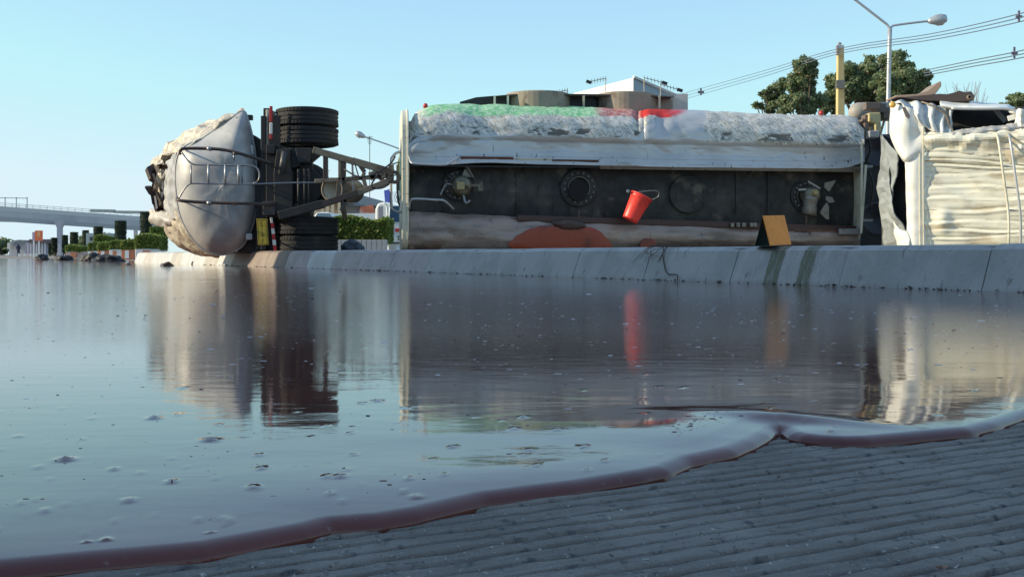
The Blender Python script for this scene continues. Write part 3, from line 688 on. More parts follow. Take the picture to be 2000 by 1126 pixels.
mb = MB(); mb.hull8([c + X3 * a_ + Z3 * b_ + ax * d_ for a_, b_, d_ in ((-.02, .15, .02), (.06, .33, .02), (.08, .33, .08), (.0, .15, .08), (.20, .13, .02), (.12, .30, .02), (.12, .30, .08), (.20, .13, .08))]); mb.make('bracket', M_steel, v1)
mb = MB(); mb.tube([c + X3 * .02 + Z3 * -.13 + ax * .1, c + X3 * .06 + Z3 * -.28 + ax * .14, c + X3 * .13 + Z3 * -.24 + ax * .16], .02); mb.make('drain_hook', M_pipe, v1, smooth=True)
mb = MB(); mb.tube([c + X3 * -.18 + Z3 * .1, c + X3 * -.24 + Z3 * .22 + ax * .05, c + X3 * -.10 + Z3 * .27 + ax * .1, c + X3 * .04 + Z3 * .3 + ax * .1, c + X3 * .2 + Z3 * .08 + ax * .15], .008); mb.make('cable', M_black, v1)
# right valve
fl, c, r, ax = port(1572, 383, 30, 'valve')
c = TK.at(1579, 381, .2)
vb = MB(); vb.lathe(c + Z3 * -.0, ax, [(.15, -.05), (.155, .05), (.13, .12), (.14, .14), (.13, .2), (.08, .24), (.001, .25)], 28)
v2 = vb.make('valve_body', M_valve, tk, smooth=True)
mb = MB(); mb.lathe(c + Z3 * -.33 + ax * .1 + X3 * -.04, (0.08, -.1, 1), [(.085, 0), (.115, .02), (.12, .09), (.10, .14), (.13, .26), (.13, .32)], 20); mb.lathe(c + Z3 * -.35 + ax * .1 + X3 * .03, (0, 0, 1), [(.07, 0), (.07, .2)], 16); mb.make('elbow_pipe', M_steel, v2, smooth=True)
mb = MB(); mb.lathe(c + ax * .22 + Z3 * .03 + X3 * .01, ax, [(.06, 0), (.065, .03), (.04, .06), (.04, .08)], 8); mb.make('actuator', mat('brass', (0.33, 0.27, 0.14), .45, .4), v2)
for pts in ([(.22, .20), (.42, .25), (.40, .20), (.30, .05), (.22, .12)], [(.25, -.02), (.36, -.04), (.40, -.12), (.30, -.14), (.24, -.08)], [(.20, -.2), (.26, -.12), (.30, -.2), (.30, -.42), (.24, -.40), (.14, -.30)]):
    mb = MB(); mb.prism([c + X3 * a_ + Z3 * b_ + ax * .12 for a_, b_ in pts], ax * .03); mb.make('flange_blade', M_steel, v2, bevel=.005)
mb = MB(); mb.bar(c + X3 * -.09 + Z3 * .22 + ax * .2, c + X3 * .12 + Z3 * .10 + ax * .2, .025, .02); mb.bar(c + X3 * -.24 + Z3 * .08 + ax * .16, c + X3 * -.05 + Z3 * .09 + ax * .16, .03, .02); mb.make('lever', M_pipe, v2)
# small brackets along the lower flange
for px in (1430, 1441, 1452, 1467, 1474):
    mb = MB(); mb.box(TK.at(px, 439, .04), (.06, .06, .07), .12); mb.make('clip', M_steel, tk, bevel=.006)
mb = MB(); mb.box(TK.at(1660, 452, .0), (.40, .06, .10), .12); mb.make('corner_bracket', M_pipe, tk, bevel=.01)
mb = MB(); mb.bar(TK.at(1691, 322, .0), TK.at(1681, 455, -.02), .035, .05); mb.make('corner_post', M_cream, tk)
mb = MB(); mb.bar(TK.at(1226, 371, .27), TK.at(1226, 373, -.25), .02, .02); mb.lathe(TK.at(1226, 373, -.25), (0, -1, 0), [(.028, 0), (.028, .03)], 10); hook_o = mb.make('hook_pin', M_pipe, tk)
# chassis seams on the belly
for px in (1010, 1438, 1500): mb = MB(); mb.bar(TK.at(px, 338, .25), TK.at(px, 418, .25), .015, .03); mb.make('belly_rib', M_belly, tk)
# guard rails at the rear corner
def pipe(name, pts, r, m_, parent, seg=8): mb = MB(); mb.tube(pts, r, seg, 4); return mb.make(name, m_, parent, smooth=True)
pipe('guard_rail', [TK.at(799, 306, -.05), TK.at(803, 317, -.22), TK.at(815, 320, -.25), TK.at(865, 322, -.25), TK.at(878, 318, -.22), TK.at(897, 307, -.05)], .017, M_galv, tk)
pipe('guard_rail', [TK.at(799, 408, -.05), TK.at(802, 392, -.22), TK.at(812, 388, -.25), TK.at(850, 390, -.25), TK.at(868, 392, -.22), TK.at(886, 408, -.02)], .017, M_galv, tk)
pipe('ladder_rail', [TK.at(797, 297, .2), TK.at(778, 297, .2), TK.at(767, 306, .2), TK.at(764, 320, .2), TK.at(764, 395, .2), TK.at(767, 408, .2), TK.at(776, 413, .2), TK.at(797, 415, .2)], .022, M_galv, tk)
pipe('ladder_rail', [TK.at(797, 298, 1.4), TK.at(786, 300, 1.4), TK.at(778, 318, 1.4), TK.at(778, 395, 1.4), TK.at(796, 405, 1.4)], .018, M_steel, tk)
for y in (322, 345): pipe('ladder_rung', [TK.at(764, y, .2), TK.at(779, y - 6, 1.4)], .012, M_steel, tk)
for x in (776, 779, 783, 787, 790): mb = MB(); mb.bar(TK.at(x, 322, 1.3), TK.at(x, 372, 1.3), .03, .05); mb.make('rear_slat', M_draw, tk)

# parts between the barrel and the cab
gp = MB(); gp.prism([TK.at(1690, 262, 1.3), TK.at(1740, 262, 1.3), TK.at(1765, 485, 1.3), TK.at(1680, 485, 1.3)], (0, .8, 0)); gp.make('engine_bay', M_black, tk)
c = TK.at(1672, 216, .9)
gp = MB(); gp.lathe(c + Vector((-.12, 0, -.03)), (1, .1, .03), [(.05, 0), (.14, .06), (.17, .16), (.17, .80)], 24); gp.make('air_cylinder', mat('grey_brown_paint', (0.33, 0.30, 0.26), .6), tk, smooth=True)
for px, py in ((1716, 296), (1714, 428)):
    c = TK.at(px, py, .9); gp = MB(); gp.lathe(c, (-.25, -1, 0), [(.26, 0), (.30, .05), (.30, .12), (.27, .16), (.25, .12), (.12, .1), (.1, .05)], 36); o = gp.make('brake_drum', mat('drum_grey', (0.07, 0.07, 0.08), .5), tk, smooth=True)
ym = MB(); ym.prism([TK.at(1697, 220, .15), TK.at(1720, 219, .15), TK.at(1722, 258, .15), TK.at(1710, 260, .15), TK.at(1709, 240, .15), TK.at(1697, 238, .15)], (0, .25, 0)); yo = ym.make('gearbox_bracket', M_machine, tk, bevel=.02)
ym = MB(); ym.box(TK.at(1704, 263, .1), (.17, .2, .12)); ym.make('valve_block', M_galv, yo, bevel=.015)
for px, py, w, h in ((1690, 245, .08, .35), (1702, 208, .25, .12), (1716, 212, .2, .16), (1728, 222, .1, .2), (1687, 236, .12, .05)):
    ym = MB(); ym.box(TK.at(px, py, .3), (w, .2, h)); ym.make('frame_piece', mat('brown_grey_steel', (0.15, 0.11, 0.09), .6), tk, bevel=.01)
for py in (325, 430): ym = MB(); ym.bar(TK.at(1686, py, .1), TK.at(1704, py, .1), .04, .04); ym.make('stub_pipe', M_galv, tk)
pipe('air_hose', [TK.at(1690, 262, .4), TK.at(1700, 290, .3), TK.at(1692, 320, .4), TK.at(1705, 360, .4), TK.at(1698, 410, .4)], .02, M_black, tk)

# ================================================================== BUCKET, CARD
bk = thing('bucket', 'red plastic bucket hanging tilted from a pin on the tanker belly', 'bucket', TK.at(1243, 402, -.22))
ctop = TK.at(1254, 381, -.22); cbot = TK.at(1230, 430, -.22)
ax = (ctop - cbot); Lb = ax.length * .98
mb = MB(); mb.lathe(cbot, ax, [(.001, .01), (.125, .01), (.128, 0), (.132, .03), (.172, Lb - .03), (.185, Lb - .02), (.186, Lb), (.172, Lb), (.166, Lb - .03), (.12, .03), (.001, .03)], 40)
b0_ = mb.make('bucket_body', M_red, bk, smooth=True)
mb = MB(); mb.lathe(cbot + ax.normalized() * (Lb - .055), ax, [(.168, 0), (.178, .0), (.180, .012), (.17, .014)], 40, False); mb.make('rim_band', M_red, b0_)
pipe('handle', [ctop + Vector((.17, 0, -.07)), ctop + Vector((.26, -.03, -.02)), ctop + Vector((.25, -.05, .06)), ctop + Vector((.12, -.04, .07)), ctop + Vector((-.05, 0, .05)), ctop + Vector((-.155, 0, .065))], .006, M_pipe, bk)
cd = thing('tent_card', 'folded orange marker card with dark green back standing on the kerb', 'marker card', W(1510, 481, 7.25))
R1, R2, F1, F2, B1, B2 = W(1490, 421, 7.22), W(1532, 420, 7.42), W(1505, 480, 7.16), W(1546, 478, 7.34), W(1474, 481, 7.38), W(1516, 479, 7.56)
mb = MB(); mb.prism([R1, R2, F2, F1], (-.004, .003, 0)); mb.make('front_panel', M_orange, cd)
mb = MB(); mb.prism([R1, R2, B2, B1], (.004, .004, 0)); mb.make('back_panel', M_dgreen, cd)
mb = MB(); mb.prism([F1, F2, B2, B1], (0, 0, .003)); mb.make('base_panel', M_dgreen, cd)

# ================================================================== CRUSHED CAB
cb = thing('crushed_cab', 'crushed cream and white lorry cab on its side at the right end of the tanker', 'lorry cab', Vector((6.8, 17.2, .22)))
CX = [1800, 1850, 1900, 1950, 2000, 2060, 2140, 2220]
CREASE = [(.10, .02, .05), (.20, .16, .055), (.285, .03, .03), (.36, -.02, .03), (.43, .04, .022), (.52, -.03, .030), (.585, .0, .018), (.66, .03, .03), (.74, -.02, .02), (.80, -.05, .03), (.875, .02, .022), (.94, -.03, .03)]
def corr(p, u, v):
    d = 0
    for k, (v0, sl_, am) in enumerate(CREASE):
        x = (v - v0 - sl_ * u - .012 * math.sin(u * 9 + k * 2)) / .012
        if abs(x) < 4: d += 1.35 * am * min(1, u * 8 + .1) * (.6 + .5 * math.sin(u * 7 + k * 3)) * (math.exp(-x * x) - .7 * math.exp(-(x - 1.6) ** 2))
    d += .030 * fbm(Vector((p.x * 1.3, p.y, p.z * 3.0)), 1.0, 2) + .045 * (abs(mnoise.noise(Vector((p.x * 1.8 + p.z, p.y, p.z * 2.6)))) - .2) * (1.3 - v)
    d -= .07 * math.exp(-((u - .12) / .04) ** 2 - ((v - .68) / .08) ** 2)
    return d
sheet('corrugated_side', [[CB.at(p, y, d) for p in CX] for y, d in ((268, .12), (300, .0), (330, .06), (380, .0), (430, .0), (470, .02), (492, .03))], M_dirtycab, cb, 14, 34, corr, .015)
# flat corner strip, brightly lit
sheet('corner_panel', [[CB.at(p, y, d) for p, d in ((1768 + (y - 300) * .03, .03), (1785, -.02), (1800, .0), (1806, .03))] for y in (302, 350, 400, 450, 490)], M_cabwhite, cb, 6, 6, crumple(.012, 2), .03)
for x in (1796, 1803): mb = MB(); mb.tube([CB.at(x, 240 if x > 1800 else 300, -.03), CB.at(x, 360, -.03), CB.at(x + 1, 482, -.03)], .010, 6); mb.make('seam_bead', M_cream, cb)
# the bulging white panel above
sheet('white_panel', [[CB.at(1738, 205, .3), CB.at(1752, 204, .05), CB.at(1768, 208, .0), CB.at(1785, 216, .02), CB.at(1800, 222, .1)],
                      [CB.at(1738, 235, .25), CB.at(1755, 235, .0), CB.at(1772, 238, -.06), CB.at(1790, 245, .0), CB.at(1806, 250, .0)],
                      [CB.at(1741, 268, .22), CB.at(1756, 272, .0), CB.at(1772, 274, -.03), CB.at(1790, 268, .02), CB.at(1808, 262, .02)],
                      [CB.at(1752, 294, .12), CB.at(1760, 302, .0), CB.at(1770, 306, -.06), CB.at(1785, 298, -.04), CB.at(1806, 288, .02)],
                      [CB.at(1763, 312, .1), CB.at(1767, 315, .05), CB.at(1772, 314, .0), CB.at(1785, 308, .0), CB.at(1806, 303, .02)]], M_cabwhite, cb, 6, 6, crumple(.022, 1.3, 5), .02, sm=False)
mb = MB(); mb.prism([CB.at(1762, 210, -.16), CB.at(1768, 209, -.16), CB.at(1778, 227, -.16), CB.at(1775, 233, -.16), CB.at(1769, 228, -.16)], (-.01, -.02, 0)); mb.make('vent_slot', mat('slot_brown', (0.12, 0.10, 0.10), .6), cb)
mb = MB(); mb.lathe(CB.at(1743, 205, -.02), (-.3, -1, 0), [(.045, 0), (.05, .03), (.02, .05)], 14); mb.make('side_lamp', mat('amber', (0.75, 0.42, 0.08), .35), cb)
# folded silver drapery of the roof
def folds(p, u, v):
    return .06 * math.sin(u * 26 + v * 9) * (.3 + v * (1 - v) * 3) + .03 * fbm(Vector((p.x * 4, p.y, p.z * 4)))
sheet('folded_roof', [[CB.at(p, y, d) for p, y, d in ((1740, 196, .5), (1770, 197, .5), (1800, 200, .5), (1830, 205, .5), (1862, 214, .5))],
                      [CB.at(p, y, d) for p, y, d in ((1750, 204, .15), (1785, 210, .1), (1815, 216, .1), (1838, 225, .15), (1856, 238, .2))],
                      [CB.at(p, y, d) for p, y, d in ((1772, 216, .02), (1800, 228, .0), (1825, 238, .0), (1842, 245, .05), (1856, 254, .1))],
                      [CB.at(p, y, d) for p, y, d in ((1800, 240, .0), (1820, 256, -.02), (1838, 262, .0), (1850, 265, .0), (1864, 266, .05))]], mat('silver_white_sheet', (0.66, 0.67, 0.66), .45, .1, [(4, (0.5, 0.5, 0.48), .5, .7)]), cb, 12, 10, folds, .015)
# band under the roof
sheet('buckled_band', [[CB.at(p, 258 - (p - 1806) * .04, .0) for p in (1804, 1840, 1880, 1930, 2000, 2080)], [CB.at(p, 272 - (p - 1806) * .03, -.10) for p in (1804, 1840, 1880, 1930, 2000, 2080)],
                       [CB.at(p, 290, -.03) for p in (1804, 1840, 1880, 1930, 2000, 2080)], [CB.at(p, 302 + (p - 1806) * .10, .06) for p in (1804, 1840, 1880, 1930, 2000, 2080)]], M_dirtycab, cb, 6, 6, crumple(.045, 2.2, 12), .015, sm=False)
sheet('bent_strip', [[CB.at(p, 266 - (p - 1850) * .12 + dy, d) for p in (1850, 1880, 1920, 1960, 1990, 2040)] for dy, d in ((-8, .05), (-2, -.08), (6, -.02))], M_silver, cb, 8, 6, crumple(.04, 5, 2), .012)
# roof edge, window opening and interior
sheet('roof_edge', [[CB.at(p, y, .75) for p, y in ((1836, 196), (1870, 198), (1920, 202), (1965, 205), (1990, 212), (2100, 216))], [CB.at(p, y, .12) for p, y in ((1836, 203), (1870, 207), (1920, 209), (1965, 211), (1986, 218), (2100, 225))], [CB.at(p, y, .1) for p, y in ((1840, 210), (1870, 214), (1920, 214), (1965, 214), (1984, 222), (2100, 232))]], M_cabwhite, cb, 8, 6, crumple(.012, 3), .02)
mb = MB(); mb.tube([CB.at(1858, 212, .06), CB.at(1900, 213, .06), CB.at(1970, 213, .06), CB.at(1984, 222, .06), CB.at(1984, 240, .06), CB.at(1970, 251, .06), CB.at(1900, 256, .06), CB.at(1866, 262, .06), CB.at(1857, 245, .06), CB.at(1857, 214, .06)], .02, 8); mb.make('window_surround', M_galv, cb, smooth=True)
mb = MB(); mb.prism([CB.at(1780, 205, .9), CB.at(2230, 230, .9), CB.at(2230, 490, .9), CB.at(1780, 490, .9)], (0, .1, 0)); mb.make('light_block', M_black, cb)  # black panel added behind the cab side to block light
mb = MB(); mb.prism([CB.at(1722, 300, .66), CB.at(1800, 300, .3), CB.at(1800, 490, .3), CB.at(1722, 490, .66)], (.1, .05, 0)); mb.make('dark_panel', M_black, cb)  # black panel added so the open triangle reads as dark shade
mb = MB(); mb.prism([CB.at(1940, 216, .25), CB.at(1952, 216, .25), CB.at(1968, 234, .25), CB.at(1960, 240, .25)], (.02, .05, 0)); mb.make('broken_pillar', mat('pillar_grey', (0.16, 0.17, 0.18), .5), cb)
mb = MB(); mb.bar(CB.at(1866, 256, .1), CB.at(1922, 250, .1), .03, .04); mb.bar(CB.at(1905, 254, .02), CB.at(1985, 248, .02), .04, .05); mb.bar(CB.at(1968, 232, .1), CB.at(1983, 228, .1), .08, .05); mb.make('window_trim', M_cabwhite, cb, bevel=.008)
sheet('front_corner', [[CB.at(1986, y, .05), CB.at(1994, y + 1, -.05), CB.at(2003, y + 2, .0), CB.at(2030, y + 2, .1)] for y in (212, 235, 262, 290)], M_cabwhite, cb, 6, 6, crumple(.04, 5, 3), .015)
# dark side with open triangle
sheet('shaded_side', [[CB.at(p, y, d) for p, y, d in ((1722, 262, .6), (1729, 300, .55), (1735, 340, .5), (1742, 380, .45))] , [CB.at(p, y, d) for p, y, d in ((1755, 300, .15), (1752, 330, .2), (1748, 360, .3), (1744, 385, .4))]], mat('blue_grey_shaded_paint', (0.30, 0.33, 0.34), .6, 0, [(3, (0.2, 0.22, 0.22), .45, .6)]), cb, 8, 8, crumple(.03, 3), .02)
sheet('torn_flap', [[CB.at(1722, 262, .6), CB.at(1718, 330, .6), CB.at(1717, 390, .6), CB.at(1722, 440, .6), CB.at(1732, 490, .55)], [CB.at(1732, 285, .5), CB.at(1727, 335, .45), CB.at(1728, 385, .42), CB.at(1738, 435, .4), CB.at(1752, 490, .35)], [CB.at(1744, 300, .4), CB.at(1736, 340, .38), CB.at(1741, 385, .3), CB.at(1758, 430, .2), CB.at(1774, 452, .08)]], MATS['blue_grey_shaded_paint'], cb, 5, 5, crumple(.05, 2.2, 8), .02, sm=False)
sheet('lower_tip', [[CB.at(1744, 432, .3), CB.at(1756, 446, .2), CB.at(1772, 452, .0)], [CB.at(1750, 462, .3), CB.at(1762, 468, .1), CB.at(1776, 470, -.04)], [CB.at(1758, 490, .3), CB.at(1766, 490, .1), CB.at(1780, 490, -.02)]], M_cabwhite, cb, 6, 6, crumple(.03, 4), .02)
# ladder rails down the face and cross pieces
for x0, x1 in ((1951, 1970), (1974, 1993)):
    mb = MB(); mb.tube([CB.at(x0 - 4, 262, -.10), CB.at(x0, 280, -.2), CB.at(x0 + (x1 - x0) * .45, 340, -.24), CB.at(x1, 420, -.22), CB.at(x1, 488, -.18)], .018, 8); mb.make('grab_rail', M_cream if x0 < 1960 else M_galv, cb, smooth=True)
for y in (290, 325, 366, 410): mb = MB(); mb.tube([CB.at(1956 + (y - 280) * .1, y, -.2), CB.at(1979 + (y - 280) * .1, y + 1, -.2)], .013, 6); mb.make('rung', M_galv, cb)
# wreckage on top
mb = MB(); mb.prism([CB.at(1749, 186, .5), CB.at(1790, 184, .5), CB.at(1812, 177, .5), CB.at(1830, 162, .5), CB.at(1838, 158, .5), CB.at(1839, 168, .5), CB.at(1828, 183, .5), CB.at(1800, 191, .5), CB.at(1750, 190, .5)], (.02, .5, 0)); mb.make('bent_deflector', mat('brown_fairing', (0.27, 0.20, 0.16), .6), cb, bevel=.01)
mb = MB(); mb.prism([CB.at(1760, 190, .45), CB.at(1835, 183, .45), CB.at(1850, 184, .45), CB.at(1862, 181, .45), CB.at(1874, 177, .45), CB.at(1886, 180, .45), CB.at(1897, 178, .45), CB.at(1904, 187, .45), CB.at(1900, 197, .45), CB.at(1870, 199, .45), CB.at(1800, 196, .45)], (.02, .5, 0)); mb.make('roof_wreckage', mat('dark_brown_wreck', (0.055, 0.04, 0.04), .6), cb, bevel=.01)
mb = MB(); mb.lathe(CB.at(1892, 190, .4), (0, -1, 0), [(.035, 0), (.035, .03), (.02, .035), (.02, .0)], 10); mb.make('lamp_socket', M_draw, cb)
mb = MB(); mb.prism([CB.at(1990, 208, .3), CB.at(2060, 205, .3), CB.at(2060, 212, .3), CB.at(1990, 214, .3)], (0, .3, 0)); mb.make('dark_seal', M_black, cb)
mb = MB(); mb.tube([CB.at(1800, 199, .2), CB.at(1815, 204, .05), CB.at(1832, 212, .02), CB.at(1848, 226, .03), CB.at(1854, 244, .03), CB.at(1864, 260, .0)], .014, 6); mb.make('torn_trim', M_draw, cb)

# ================================================================== TRAILER ON ITS SIDE
YT = 17.95
tr = thing('tank_trailer', 'overturned silver tank trailer with rounded end, crumpled top and twin wheels in the air', 'tank trailer', W(430, 497, 18.5))
DO = [(475, 217), (486, 240), (496, 285), (501, 330), (503, 370), (500, 410), (492, 445), (475, 478), (452, 492), (430, 497), (405, 491), (386, 477), (368, 453), (354, 425), (347, 395), (343, 350), (345, 315), (352, 295), (366, 283), (392, 272), (425, 250), (452, 231)]
oc_ = cat([Vector((p[0], p[1], 0)) for p in DO], 4, True); n = len(oc_); cx, cy = 432, 365; vv = []; ff = []
NR = 16
for i in range(NR + 1):
    r = math.sin(math.pi / 2 * i / NR) if i else 0.0
    for q in oc_:
        x, y = cx + (q.x - cx) * r, cy + (q.y - cy) * r
        d = YT - .30 * (1 - r ** 5) + .012 * fbm(Vector((x * .03, y * .03, 0)))
        d += .10 * max(0, (285 - y) / 70) * (1 - r)
        vv.append(W(x, y, d))
for i in range(NR):
    for k in range(n): ff.append((i * n + k, i * n + (k + 1) % n, (i + 1) * n + (k + 1) % n, (i + 1) * n + k))
dome = obj('end_dome', vv, ff, M_silver, tr, smooth=True, solid=.01)
pipe('dome_rim', [W(q.x, q.y, YT) for q in oc_] + [W(oc_[0].x, oc_[0].y, YT)], .022, M_silver, tr, 6)
# barrel behind the dome (right and lower sides run back, left side is crumpled)
sheet('crumpled_top', [[W(478, 216, 18.3), W(450, 222, 18.7), W(420, 232, 19.1), W(370, 252, 19.8), W(330, 282, 20.4), W(305, 308, 20.8), W(288, 326, 21.1)],
                       [W(477, 217, 18.1), W(452, 227, 18.2), W(425, 239, 18.5), W(382, 258, 18.9), W(343, 286, 19.5), W(314, 314, 20.1), W(291, 333, 20.6)],
                       [W(475, 218, 17.95), W(452, 231, 17.93), W(425, 250, 17.92), W(392, 272, 17.92), W(356, 287, 17.95), W(335, 303, 18.9), W(318, 318, 19.6)]], M_skin, tr, 4, 7, crumple(.10, 1.7, 4), .02, sm=False)
sheet('crumpled_lower', [[W(347, 405, 17.97), W(354, 428, 17.97), W(368, 455, 17.97), W(386, 478, 17.97), W(405, 491, 17.97), W(430, 497, 17.97)],
                         [W(335, 418, 18.5), W(340, 440, 18.5), W(352, 464, 18.5), W(372, 482, 18.5), W(395, 492, 18.5), W(425, 498, 18.3)],
                         [W(316, 436, 19.3), W(322, 452, 19.3), W(335, 470, 19.3), W(352, 482, 19.3), W(372, 489, 19.3), W(400, 494, 19.0)]], M_skin, tr, 8, 14, lambda p, u, v: .035 * math.sin(v * 22) + .03 * fbm(p * 3), .02)
sheet('inner_strip', [[W(345, 298, 17.97), W(343, 330, 17.97), W(343, 365, 17.97), W(346, 400, 17.97), W(352, 425, 17.97)], [W(336, 304, 18.4), W(333, 335, 18.4), W(331, 370, 18.4), W(332, 405, 18.4), W(338, 428, 18.4)], [W(326, 315, 18.9), W(324, 340, 19), W(322, 370, 19), W(322, 402, 19), W(328, 426, 19)]], M_silver, tr, 8, 6, crumple(.03, 3), .015)
sheet('dark_backing', [[W(300, 330, 20.6), W(322, 312, 20.2), W(345, 305, 19.6)], [W(302, 370, 20.6), W(322, 365, 20.2), W(345, 360, 19.6)], [W(312, 405, 20.6), W(325, 412, 20.2), W(345, 415, 19.6)]], mat('cavity_dark', (0.05, 0.035, 0.03), .7, 0, [(6, (0.2, 0.13, 0.08), .55, .7)]), tr, 10, 10, crumple(.12, 3, 6), .02)  # dark sheet added behind the tear so the cavity reads unlit
sheet('bent_flap', [[W(294, 408, 19.6), W(315, 412, 19.2), W(335, 414, 18.8), W(352, 420, 18.5)], [W(292, 424, 19.5), W(312, 430, 19.1), W(330, 430, 18.7), W(345, 428, 18.4)], [W(298, 436, 19.6), W(315, 441, 19.2), W(328, 440, 18.9), W(342, 434, 18.6)]], mat('grey_flap', (0.40, 0.38, 0.35), .5, .2), tr, 6, 6, crumple(.05, 3, 2), .02)
random.seed(21)
shards = [[(286, 326), (300, 318), (312, 330), (304, 352), (296, 346)], [(304, 340), (316, 330), (318, 372), (306, 366)], [(283, 366), (294, 364), (306, 380), (300, 386), (290, 378)], [(292, 378), (304, 372), (314, 398), (308, 406), (297, 398)], [(313, 350), (322, 335), (328, 345), (322, 405), (312, 396)],
          [(322, 318), (332, 306), (338, 312), (330, 352), (324, 348)], [(306, 392), (318, 388), (320, 418), (312, 420)], [(300, 352), (308, 356), (314, 378), (306, 382)], [(318, 372), (328, 360), (332, 372), (324, 402)]]
for i, s_ in enumerate(shards):
    d = 19.4 + random.uniform(-.4, .6); mb = MB()
    mb.prism([W(x + random.uniform(-2, 2), y + random.uniform(-2, 2), d + random.uniform(-.15, .15)) for x, y in s_], (random.uniform(-.1, .1), .06, random.uniform(-.05, .05)))
    mb.make('torn_shard', MATS['cavity_dark'] if i % 3 != 1 else M_skin, tr)
for i in range(16):
    x, y = random.uniform(292, 335), random.uniform(322, 408); a_ = random.uniform(0, 6.28); L = random.uniform(.08, .3)
    p = W(x, y, 19.1 + random.uniform(-.3, .3)); mb = MB(); mb.bar(p, p + Vector((math.cos(a_) * L * .5, random.uniform(-.1, .1), math.sin(a_) * L)), .03, .015); mb.make('torn_strip', random.choice([MATS['cavity_dark'], M_skin, M_black, M_silver]), tr)
sheet('barrel_back', [[W(478, 217, 18.0), W(497, 290, 18.0), W(503, 370, 18.0), W(490, 450, 18.0), W(440, 495, 18.0)], [W(470, 245, 20), W(485, 300, 20), W(490, 370, 20), W(478, 440, 20), W(430, 485, 20)], [W(440, 260, 23), W(452, 300, 23), W(455, 370, 23), W(445, 430, 23), W(410, 475, 23)]], M_silver, tr, 5, 4, None, .02)
for x, y, r in ((465, 233, .035), (461, 447, .02), (487, 346, .035), (386, 323, .01)):
    mb = MB(); p = W(x, y, YT - .30 + .25 * ((x - cx) ** 2 / 4900 + (y - cy) ** 2 / 22000)); mb.lathe(p, (0, -1, 0), [(r, -.1), (r, .035), (r * .6, .045)], 12); mb.make('dome_stud', M_black, tr)
mb = MB(); mb.prism([W(474, 284, 17.78), W(494, 283, 17.86), W(496, 302, 17.86), W(476, 297, 17.78)], (0, .02, 0)); mb.make('repair_patch', M_galv, tr)
# rails round the dome
YR = 17.25
pipe('bumper_rail', [W(352, 300, YR + .2), W(353, 293, YR), W(362, 290, YR), W(400, 290, YR), W(440, 293, YR), W(480, 303, YR), W(535, 320, YR + .2)], .026, M_darkrail, tr)
pipe('bumper_rail', [W(347, 386, YR + .2), W(349, 391, YR), W(380, 394, YR), (W(430, 396, YR)), W(480, 397, YR), W(535, 399, YR + .2)], .026, M_darkrail, tr)
pipe('guard_hoop', [W(355, 297, YR), W(366, 312, YR), W(378, 321, YR), W(400, 322, YR), W(470, 323, YR), W(497, 325, YR), (W(506, 336, YR)), W(505, 352, YR), W(495, 358, YR)], .013, M_pipe, tr)
pipe('guard_hoop', [W(349, 388, YR), W(358, 372, YR), W(368, 361, YR), W(380, 358, YR), W(420, 359, YR), W(500, 359, YR), W(560, 357, YR + .1), W(640, 356, YR + .2)], .013, M_pipe, tr)
for x, y0, y1, w in ((373, 322, 358, .012), (407, 322, 358, .018), (440, 322, 358, .018), (473, 323, 358, .012), (466, 323, 358, .022), (457, 300, 314, .015)):
    pipe('guard_upright', [W(x, y0, YR), W(x, y1, YR)], w, M_galv if w > .016 else M_pipe, tr)
for x, y in ((409, 290), (460, 298), (409, 396), (458, 397)): pipe('rail_clamp', [W(x - 4, y, YR), W(x + 4, y + 1, YR)], .034, M_pipe, tr)
for x, y in ((356, 292), (350, 391), (480, 303), (480, 397)): pipe('rail_strut', [W(x, y, YR), W(x + 3, y, YT - .1)], .014, M_darkrail, tr)

# chassis
def slab(name, x0, y0, x1, y1, Y, dep, m_, parent=tr, bevel=.01, skew=0):
    mb = MB(); mb.prism([W(x0, y0, Y), W(x1, y0, Y), W(x1 + skew, y1, Y), W(x0 + skew, y1, Y)], (0, dep, 0)); return mb.make(name, m_, parent, bevel=bevel)
slab('chassis_rail', 500, 330, 516, 488, 17.8, 4.0, M_black)
slab('chassis_rail', 509, 226, 519, 488, 17.7, 3.0, M_black)
slab('chassis_rail', 519, 300, 545, 425, 17.6, 2.0, M_black)
slab('cross_member', 519, 214, 524, 300, 17.75, .4, M_cream)
slab('cross_member', 514, 211, 526, 420, 17.8, .5, M_black)
slab('mudguard', 523, 225, 548, 300, 17.7, .8, M_black)
slab('mudguard', 500, 425, 548, 490, 17.9, .8, M_black)
mb = MB()
sb = slab('marker_strip', 526, 207, 532, 238, 17.55, .03, M_redreflect)
slab('marker_band', 526, 239, 532, 262, 17.56, .03, M_white, sb); slab('marker_band', 526, 263, 532, 272, 17.56, .03, M_redreflect, sb)
sb = slab('marker_strip', 527, 424, 532, 436, 17.5, .03, M_white, skew=1)
for i in range(1, 6): slab('marker_band', 527 + i * 1.2, 424 + i * 11, 533 + i * 1.2, 434.5 + i * 11, 17.5, .03, M_redreflect if i % 2 else M_white, sb, 0, 1.2)
slab('gusset', 519, 282, 536, 300, 17.5, .3, M_black); slab('tool_box', 513, 393, 537, 420, 17.45, .4, mat('box_dark', (0.05, 0.045, 0.05), .5))
slab('lug', 480, 224, 492, 234, 17.95, .1, M_black)
slab('clip', 480, 456, 492, 468, 17.75, .15, M_galv)
mb = MB(); mb.prism([W(x, y, 18.05) for x, y in ((492, 262), (512, 275), (512, 492), (462, 492), (484, 450), (497, 410), (500, 370), (498, 310))], (0, .3, 0)); mb.make('bulkhead', M_black, tr)
pl = thing('number_plate', 'yellow number plate hanging sideways beside the lower trailer wheels', 'number plate', W(513, 478, 17.5))
slab('plate', 501, 427, 522, 478, 17.5, .012, M_yel, pl, .002, 3)
